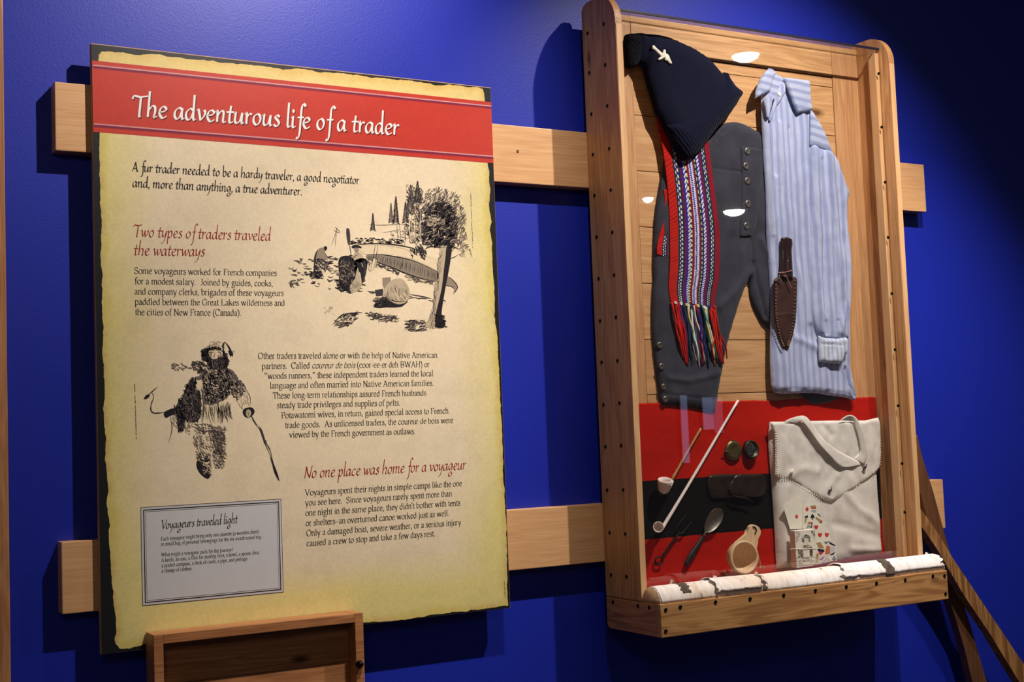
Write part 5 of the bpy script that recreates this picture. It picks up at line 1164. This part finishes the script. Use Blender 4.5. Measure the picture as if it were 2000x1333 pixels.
# fork
fk = thing('iron_fork', W7(190, 1120, BL), 'two-pronged forged iron fork with twisted shaft and ring end, left of the spoon', 'fork')
tube('tine', [W7(318, 942, BL+.006), W7(306, 920, BL+.006), W7(315, 890, BL+.007), W7(364, 822, BL+.008)], [.0022, .0020, .0017, .0009], M_iron, fk, 8)
tube('tine', [W7(318, 942, BL+.006), W7(345, 938, BL+.006), W7(362, 918, BL+.007), W7(402, 864, BL+.008)], [.0022, .0020, .0017, .0009], M_iron, fk, 8)
a0 = Vector(W7(318, 942, BL+.006)); a1 = Vector(W7(212, 1092, BL+.005))
for ph in (0, math.pi):
    P = []
    for k in range(61):
        t = k/60; d = (a1-a0).normalized(); s = d.cross(Vector((0, 1, 0))).normalized(); q = d.cross(s); an = ph+t*2*math.pi*7
        P.append(a0.lerp(a1, t)+(s*math.cos(an)+q*math.sin(an))*.0015)
    tube('twisted_shaft', P, .0017, M_iron, fk, 6, n=1)
ring = [W7(190+24*math.cos(a), 1120+26*math.sin(a), BL+.005) for a in [i*math.pi/6 for i in range(12)]]
tube('ring', ring, .0020, M_iron, fk, 8, closed=True, n=3)
# spoon
sp = thing('spoon', W7(420, 1000, BL), 'metal spoon with thick black wooden handle between the fork and the wooden cup', 'spoon')
def spoonbowl():
    c = Vector(W7(547, 858, BL+.009)); tip = Vector(W7(600, 790, BL+.009)); neck = Vector(W7(492, 935, BL+.009))
    ax = (tip-neck); L = ax.length/2; ax.normalize(); sd = ax.cross(Vector((0, -1, 0))).normalized(); V, F = [], []; nr, ns = 8, 24
    for s_ in (0, 1):
        for i in range(nr+1):
            r = i/nr
            for k in range(ns):
                a = 2*math.pi*k/ns; w_ = .0205*(1+.12*math.cos(a)); p = c+ax*math.cos(a)*L*r+sd*math.sin(a)*w_*r
                p.y += (.0075*(1-r*r))-(0 if s_ == 0 else -.0012); V.append(tuple(p))
    n1 = (nr+1)*ns
    for s_ in (0, 1):
        for i in range(nr):
            for k in range(ns):
                q = (i*ns+k, i*ns+(k+1) % ns, (i+1)*ns+(k+1) % ns, (i+1)*ns+k); F.append(tuple(x+s_*n1 for x in (q if s_ else q[::-1])))
    for k in range(ns): F.append((nr*ns+k, nr*ns+(k+1) % ns, n1+nr*ns+(k+1) % ns, n1+nr*ns+k))
    mk('spoon_bowl', V, F, M_pewter, sp, True)
spoonbowl()
tube('neck', [W7(495, 932, BL+.009), W7(480, 960, BL+.007)], [.0030, .0036], M_pewter, sp, 8)
tube('handle', [W7(482, 958, BL+.006), W7(450, 1010, BL+.006), W7(405, 1080, BL+.006), W7(365, 1150, BL+.006)], [.0040, .0062, .0075, .0088, .0072], plain('black_wooden_handle', srgb(26, 22, 22), .5), sp, 12, flat=.6)
# wooden cup
cup = thing('wooden_cup', (1.47, -.12, CB), 'pale carved wooden cup with loop handle standing tilted behind the birch log', 'cup')
rc = W7(749, 1100, .140); ax = Vector((-.10, -1.0, .02)).normalized()
prof = [(r*1.3, h*1.1) for r, h in [(.0005, -.042), (.014, -.041), (.024, -.034), (.030, -.020), (.0325, -.006), (.0315, 0), (.0275, 0), (.0265, -.008), (.022, -.024), (.014, -.033), (.0005, -.036)]]
lathe('cup_bowl', prof, rc, ax, M_cup, cup, 36, squash=1.0)
def W7b(x, y, D=.133): return XZ(*Z7((x, y))[0], D)
hp = [W7b(688, 1012), W7b(738, 968), W7b(772, 935), W7b(780, 900), W7b(800, 884), W7b(830, 892), W7b(852, 920), W7b(853, 942), W7b(838, 972), W7b(826, 1010), W7b(828, 1070), W7b(790, 1020), W7b(740, 1000)]
prism('cup_handle', [tuple(p) for p in catmull(hp, 3, True)], .122, .134, M_cup, cup, 'y', bev=.003, smooth=False)
tube('loop_hole', [W7(800, 898, .1345), W7(818, 905, .135), W7(824, 925, .135), W7(815, 945, .1345)], .0016, M_horn, cup, 6, label='dark slot in the handle')
tube('cord', [W7(824, 1030, .13), W7(838, 1090, .132), W7(845, 1160, .136), W7(862, 1155, .135), W7(880, 1168, .135)], .0009, M_gold, cup, 5); tube('cord', [W7(822, 1030, .13), W7(848, 1120, .131), W7(852, 1165, .136), W7(840, 1160, .136)], .0009, M_gold, cup, 5)

# ================================================================== canvas bag
bag = thing('canvas_bag', (1.87, -.09, CB), 'off-white canvas shoulder bag with pointed flap and folded strap', 'bag')
GD = BD+.010
cloth('pouch', Z8((75,240),(84,170),(190,165),(600,158),(780,155),(868,140),(878,200),(880,400),(850,540),(858,680),(872,850),(888,1100),(860,1130),(600,1182),(400,1205),(132,1226),(122,1000),(96,600),(76,350)), GD, .016, .03, M_canvas, bag, h=.006, smooth_n=0, wr=.005, wscale=9,
      folds=[(Z8((560,640),(700,800),(860,900)), .004, .012), (Z8((520,900),(700,950),(870,1000)), -.003, .012), (Z8((180,640),(160,900),(170,1200)), .004, .012), (Z8((640,1080),(880,1100)), .004, .008)])
cloth('flap', Z8((86,164),(190,163),(420,158),(600,155),(700,156),(780,155),(830,142),(872,133),(882,220),(888,380),(882,490),(850,532),(780,585),(700,640),(610,700),(524,750),(460,722),(390,685),(260,608),(180,575),(122,560),(122,480),(124,380),(118,260)), GD+.0165, .006, .012, M_canvas, bag, h=.005, smooth_n=0, wr=.0045, wscale=14,
      folds=[(Z8((240,540),(330,500),(420,520)), .003, .012), (Z8((500,640),(560,560)), .003, .012), (Z8((460,190),(520,260)), -.003, .01), (Z8((640,430),(720,600)), -.003, .012)])
def stitchline(pts, n, parent, D, off):
    C = catmull(Z8(*pts), 6)
    for k in range(n):
        t = (k+.5)/n*(len(C)-1); i = min(int(t), len(C)-2); q = C[i]+(C[i+1]-C[i])*(t-i); e = C[i]+np.array(off); p0 = W(q[0], q[1], D); p1 = W(q[0]+off[0], q[1]+off[1], D)
        tube('stitch', [p0, ((p0[0]+p1[0])/2, p0[1]-.0016, (p0[2]+p1[2])/2), p1], .0010, M_thread, parent, 5, n=2)
stitchline([(122,190),(126,380),(126,550)], 22, bag, GD+.0205, (4, .4)); stitchline([(868,170),(878,330),(874,480)], 18, bag, GD+.0205, (4, .2))
stitchline([(135,562),(260,612),(390,688),(515,742)], 22, bag, GD+.0205, (1.5, -4)); stitchline([(535,742),(610,700),(700,640),(850,535)], 22, bag, GD+.0205, (-1.5, -4))
for c, m_ in (((240, 532), M_canvas), ((520, 662), M_pewter), ((772, 495), M_pewter)):
    (u, v), = Z8(c); p0 = Vector(W(u-4, v+6, GD+.025)); p1 = Vector(W(u+4, v-7, GD+.029))
    tube('toggle', [p0, p0.lerp(p1, .5)+Vector((0, -.002, 0)), p1], [.0012, .0055, .0012], M_pewter if m_ is M_pewter else M_thread, bag, 8, n=4, flat=.5, label='small pointed metal toggle' if m_ is M_pewter else 'pale toggle')
strip('strap', Z8((196,160),(250,136),(335,121),(392,175),(450,265),(560,360),(690,430),(772,472)), Z8((290,176),(312,164),(322,158),(380,232),(450,330),(530,420),(598,492),(680,488)), GD+.024, M_canvas, bag, nu=6, nv=50, thick=.0014, bulge=.0004, Dfn=lambda u, v: .008*math.sin(math.pi*v)+.004*(u-.5))
strip('strap', Z8((596,152),(650,118),(700,126),(750,195),(780,300),(790,400),(772,474)), Z8((682,160),(694,162),(698,185),(722,250),(740,330),(738,390),(690,430)), GD+.024, M_canvas, bag, nu=6, nv=50, thick=.0014, bulge=.0004, Dfn=lambda u, v: .009*math.sin(math.pi*v)-.006*(u-.5))

# ================================================================== playing cards and their box
CD = GD+.026
RED_, BLK_, OCH, TEAL, PINK, BLU = srgb(206, 60, 44), srgb(30, 30, 50), srgb(176, 146, 96), srgb(80, 120, 140), srgb(190, 70, 90), srgb(50, 60, 110)
def card(name, pts, D, label, art, grp='playing cards fanned behind the card box'):
    t = thing(name, W(*Z9(pts[0])[0], D), label, 'playing card', grp)
    prism('card_sheet', [XZ(*q, D) for q in Z9(*pts)][::-1], D-.0006, D, M_card, t)
    I = Ink(D+.0002, lambda x, y: XZ(*Z9((x, y))[0], D)); art(I); 
    if I.F: I.build('card_print', M_cardp, t)
def diamond(I, x, y, s, c=RED_): I.poly([(x, y-s*1.4), (x+s, y), (x, y+s*1.4), (x-s, y)], c, 1)
def heart(I, x, y, s): I.poly([(x, y+s*1.4), (x-s, y+.2*s), (x-s*.95, y-.7*s), (x-.45*s, y-s), (x, y-.5*s), (x+.45*s, y-s), (x+s*.95, y-.7*s), (x+s, y+.2*s)], RED_, 1, 2)
def spade(I, x, y, s, c=BLK_): I.poly([(x, y-s*1.5), (x-s, y), (x-s*.9, y+.7*s), (x-.2*s, y+.6*s), (x-.4*s, y+1.3*s), (x+.4*s, y+1.3*s), (x+.2*s, y+.6*s), (x+s*.9, y+.7*s), (x+s, y)], c, 1, 2)
card('playing_card', [(205,340),(445,200),(478,330),(472,662),(302,664)], CD+.004, 'plain playing card with one red diamond leaning at the left of the fan', lambda I: diamond(I, 392, 490, 24))
def art2(I):
    diamond(I, 534, 388, 25); I.poly([(582,340),(655,335),(658,362),(584,366)], OCH, 1); I.poly([(590,362),(660,362),(658,382),(592,382)], RED_, 1)
    I.poly([(672,450),(690,448),(722,485),(718,496)], BLK_, 1); I.poly([(500,490),(545,470),(550,500),(505,512)], BLK_, 1); I.poly([(502,515),(540,510),(520,570),(500,600)], OCH, 1)
    I.poly([(590,400),(660,395),(655,430),(600,440)], srgb(170, 176, 180), 1); I.stroke([(706,345),(712,480)], .0010, RED_, 1, 0); I.stroke([(684,345),(690,440)], .0006, BLU, 1, 0)
card('playing_card', [(478,345),(720,305),(726,500),(640,660),(478,655)], CD+.0052, 'court card with red diamond at the top right of the fan', art2)
def art3(I):
    spade(I, 610, 492, 27); I.poly([(655,490),(752,548),(740,575),(650,520)], OCH, 1); I.poly([(700,556),(742,566),(735,582),(700,572)], RED_, 1)
    I.poly([(540,566),(590,560),(592,590),(545,592)], srgb(200, 120, 70), 1); I.poly([(590,566),(612,570),(600,640),(566,650),(596,610)], BLK_, 1); I.poly([(540,600),(590,600),(560,650),(520,650)], srgb(160, 166, 176), 1)
card('playing_card', [(590,420),(640,440),(805,575),(770,640),(640,665),(490,660)], CD+.0064, 'court card with a black spade in the middle of the fan', art3)
card('playing_card', [(620,590),(760,600),(840,690),(862,836),(640,836)], CD+.0076, 'number card with red heart pips right of the card box', lambda I: [heart(I, 660, 632, 26), heart(I, 711, 738, 27), heart(I, 805, 738, 27)])
def art5(I):
    I.poly([(660,850),(720,840),(770,920),(700,930)], OCH, 1); I.poly([(760,835),(830,830),(800,870)], TEAL, 1); I.poly([(820,820),(922,880),(918,895),(850,870)], BLK_, 1); I.poly([(808,880),(850,900),(850,1000),(780,1010),(790,930)], srgb(204, 120, 80), 1)
    I.poly([(690,970),(780,960),(720,1020)], srgb(190, 50, 70), 1); I.poly([(670,930),(770,940),(770,975),(690,965)], BLK_, 1); I.poly([(660,1000),(700,990),(680,1120),(660,1110)], OCH, 1); I.poly([(690,1080),(780,1030),(740,1090)], srgb(170, 80, 150), 1)
    I.poly([(850,1010),(920,970),(900,1010),(850,1022)], BLK_, 1); I.poly([(735,1130),(800,1040),(820,1060),(750,1140)], srgb(190, 186, 214), 1); I.poly([(850,900),(915,900),(912,960),(862,990)], srgb(206, 208, 216), 1); diamond(I, 830, 1084, 15, srgb(190, 160, 80))
    for dx, dy in ((0, -16), (-16, 8), (16, 8)): I.poly([(905+dx+13*math.cos(k), 1062+dy+14*math.sin(k)) for k in [i*math.pi/4 for i in range(8)]], BLU, 1)
    I.poly([(900,1068),(910,1068),(916,1098),(894,1098)], BLU, 1)
card('playing_card', [(646,842),(760,830),(912,848),(950,1128),(652,1150)], CD+.0088, 'patterned court card with a blue club at the foot of the fan', art5)
cb = thing('card_box', (1.83, -CD, CB), 'small white card box with an engraved portrait label in front of the canvas bag', 'box')
f0, f1, f2, f3 = (XZ(*q, CD+.030) for q in Z9((376,680),(652,668),(658,1168),(384,1192)))
xa, xb, za, zb_ = (f0[0]+f3[0])/2, (f1[0]+f2[0])/2, (f2[1]+f3[1])/2, (f0[1]+f1[1])/2
bx = box('box_body', xa, xb, CD+.010, CD+.030, za, zb_, M_card, cb, .0006)
I = Ink(CD+.0304, lambda x, y: XZ(*Z9((x, y))[0], CD+.030)); g1, g2, g3 = srgb(90, 88, 90), srgb(48, 46, 50), srgb(150, 146, 142)
for R0 in ([(385,690),(450,690),(420,830),(385,840)], [(585,680),(642,680),(642,800),(620,780)]): I.dabs(R0, 60, 26, .0007, 1.5, [g1, g3], 1, .15)
I.dabs([(460,780),(480,745),(530,730),(575,760),(585,820),(560,850),(540,780),(500,790),(490,850),(465,830)], 80, 18, .0015, .8, [g2, g1], 1, .8)
I.poly([(496,790),(548,786),(556,840),(540,876),(505,876),(490,840)], srgb(232, 226, 214), 1, 2); I.stroke([(505,815),(518,812)], .0005, g2, 3); I.stroke([(532,812),(546,815)], .0005, g2, 3); I.stroke([(515,850),(535,850)], .0005, g2, 3); I.stroke([(525,820),(522,836)], .0004, g1, 3)
I.dabs([(440,905),(490,880),(560,880),(610,910),(600,925),(450,925)], 50, 22, .0011, .4, [g2, g1], 1, .5)
for R0 in ([(412,945),(480,945),(484,1045),(415,1050)], [(570,940),(608,940),(610,1030),(578,1030)]): I.dabs(R0, 90, 22, .0012, 1.5, [g2, g1], 1, .1)
for a, b in (((392,1056),(645,1040)), ((645,1040),(652,1140)), ((652,1140),(396,1162)), ((396,1162),(392,1056))): I.stroke([a, b], .0006, g2, 2, 0, False)
for y, xs in ((1068, (470, 570)), (1092, (430, 600)), (1108, (405, 640)), (1134, (420, 470)), (1130, (580, 615))):
    x = xs[0]
    while x < xs[1]: I.stroke([(x, y-(x-400)*.06-7), (x+R.uniform(0, 5), y-(x-400)*.06+7)], R.uniform(.0008, .0016), g2, 2, 0, False); x += R.uniform(8, 16)
I.build('portrait_label', M_cardp, bx, label='engraved portrait in black ink')
tube('string', [W(*Z9(q)[0], CD+.0312) for q in ((300,936),(378,930),(500,932),(656,924))], .0006, M_thread, cb, 5)

# ================================================================== paddles leaning beyond the case
def plankshape(name, c, D0, D1, mat, label, cat, sm=3):
    P = [XZ(u, v, (D0+D1)/2) for u, v in c]
    if sm: P = [tuple(p) for p in catmull(P, sm, True)]
    o = prism(name, P, D0, D1, mat, None, 'y', bev=.003); return tag(o, label, cat)
def polyband(L_, R_): return L_+R_[::-1]
plankshape('canoe_paddle', polyband([(1770,1002),(1800,1036),(1826,1078),(1850,1120),(1876,1164),(1900,1200),(1926,1238),(1956,1288),(1984,1333),(2030,1404),(2080,1480)], [(1768,964),(1799,1005),(1826,1044),(1852,1088),(1882,1133),(1914,1181),(1947,1230),(1975,1272),(2002,1311),(2060,1390),(2124,1474)]),
    .070, .098, M_paddle, 'light brown straight wooden pole slanting down right beyond the display case', 'paddle', 0)
plankshape('canoe_paddle', polyband([(1762,880),(1790,960),(1812,1040),(1830,1110),(1848,1172),(1862,1215),(1878,1270),(1893,1333),(1905,1400),(1915,1480)], [(1786,850),(1794,890),(1816,960),(1836,1034),(1850,1085),(1862,1130),(1875,1180),(1890,1225),(1905,1278),(1921,1333),(1938,1400),(1955,1480)]),
    .0395, .064, M_paddled, 'dark brown curved wooden blade behind the light pole beyond the display case', 'paddle', 0)

# ================================================================== crate below the sign
cr = thing('wooden_crate', (.3, -.09, .70), 'open shallow wooden crate hanging under the lower left of the sign panel', 'crate')
a_ = XZ(300, 1243.5, .115); b_ = XZ(709, 1195.5, .115); cx0, cx1, czt, czb = a_[0], b_[0], (a_[1]+b_[1])/2, .66
box('side_board', cx0, cx0+.019, .055, .115, czb, czt, M_crate, cr, .0015); box('side_board', cx1-.019, cx1, .055, .115, czb, czt, M_crate, cr, .0015)
box('top_board', cx0+.019, cx1-.019, .055, .1148, czt-.019, czt-.0004, M_crate, cr, .0015)
zz = [czt-.019, czt-.105, czt-.19, czb]
for i in range(3): box('back_plank', cx0+.019, cx1-.019, .055, .075, zz[i+1]+.0005, zz[i]-.0005, M_crate, cr, .0008)
kb = W(710, 1297, .115); lathe('knob', [(.0006, .012), (.004, .0115), (.0062, .008), (.006, .004), (.0075, .002), (.0085, 0)], (kb[0]-.0095, kb[1], kb[2]), (0, -1, 0), M_screw, cr, 20)

# ================================================================== lamps and screens of the room that the glass reflects
def emis(name, c, s):
    m, nt, L, b = newmat(name); b.inputs['Base Color'].default_value = c; b.inputs['Emission Color'].default_value = c; b.inputs['Emission Strength'].default_value = s; return m
M_lamp = emis('lamp_glow', (1, .95, .88, 1), 60.0); M_rim = plain('lamp_rim', srgb(60, 60, 60), .4)
for (x, y, r, lb) in ((3.391, -2.204, .062, 'round recessed ceiling lamp nearest the display case'), (6.2035, -5.707, .085, 'round recessed ceiling lamp farthest from the display case'), (5.18, -5.45, .040, 'small round recessed ceiling lamp beside the farthest one')):
    t = thing('ceiling_lamp', (x, y, 2.985), lb, 'lamp')
    q = .5 if r > .08 or r > .06 and x < 4 else .9
    lathe('lamp_lens', [(.001, r*q), (r*.5, r*q*.86), (r*.85, r*q*.5), (r, 0)], (x, y, 2.992), (0, 0, -1), M_lamp, t, 24)
    lathe('lamp_rim', [(r, 0), (r*1.02, .006), (r*1.2, .006), (r*1.25, -.004)], (x, y, 2.994), (0, 0, -1), M_rim, t, 24)
def mirr(u, v, y):
    q = np.array(W(u, v, .148)); d = q-CAM; d[1] *= -1; t = (y-q[1])/d[1]; return q+d*t
M_scr = emis('blue_screen_glow', (.45, .55, 1.0, 1), 1.5); M_scr2 = emis('violet_screen_glow', (.9, .5, .8, 1), .8)
for (u0, u1, v0, v1, m_, lb) in ((1334, 1341, 772, 905, M_scr, 'narrow lit blue banner across the room'), (1374, 1392, 776, 840, M_scr, 'small lit blue screen across the room'), (1396, 1410, 776, 846, M_scr2, 'lit violet screen beside the blue one across the room')):
    A = mirr(u0, v1, -4.2); B = mirr(u1, v0, -4.2)
    t = thing('wall_screen', ((A[0]+B[0])/2, -4.23, min(A[2], B[2])), lb, 'screen')
    x0, x1 = sorted((A[0], B[0])); z0, z1 = sorted((A[2], B[2]))
    mk('screen_face', [(x0, -4.199, z0), (x1, -4.199, z0), (x1, -4.199, z1), (x0, -4.199, z1)], [(0, 3, 2, 1)], m_, t)
    box('screen_frame', x0-.01, x1+.01, 4.2, 4.23, z0-.01, z1+.01, M_rim, t, .001)
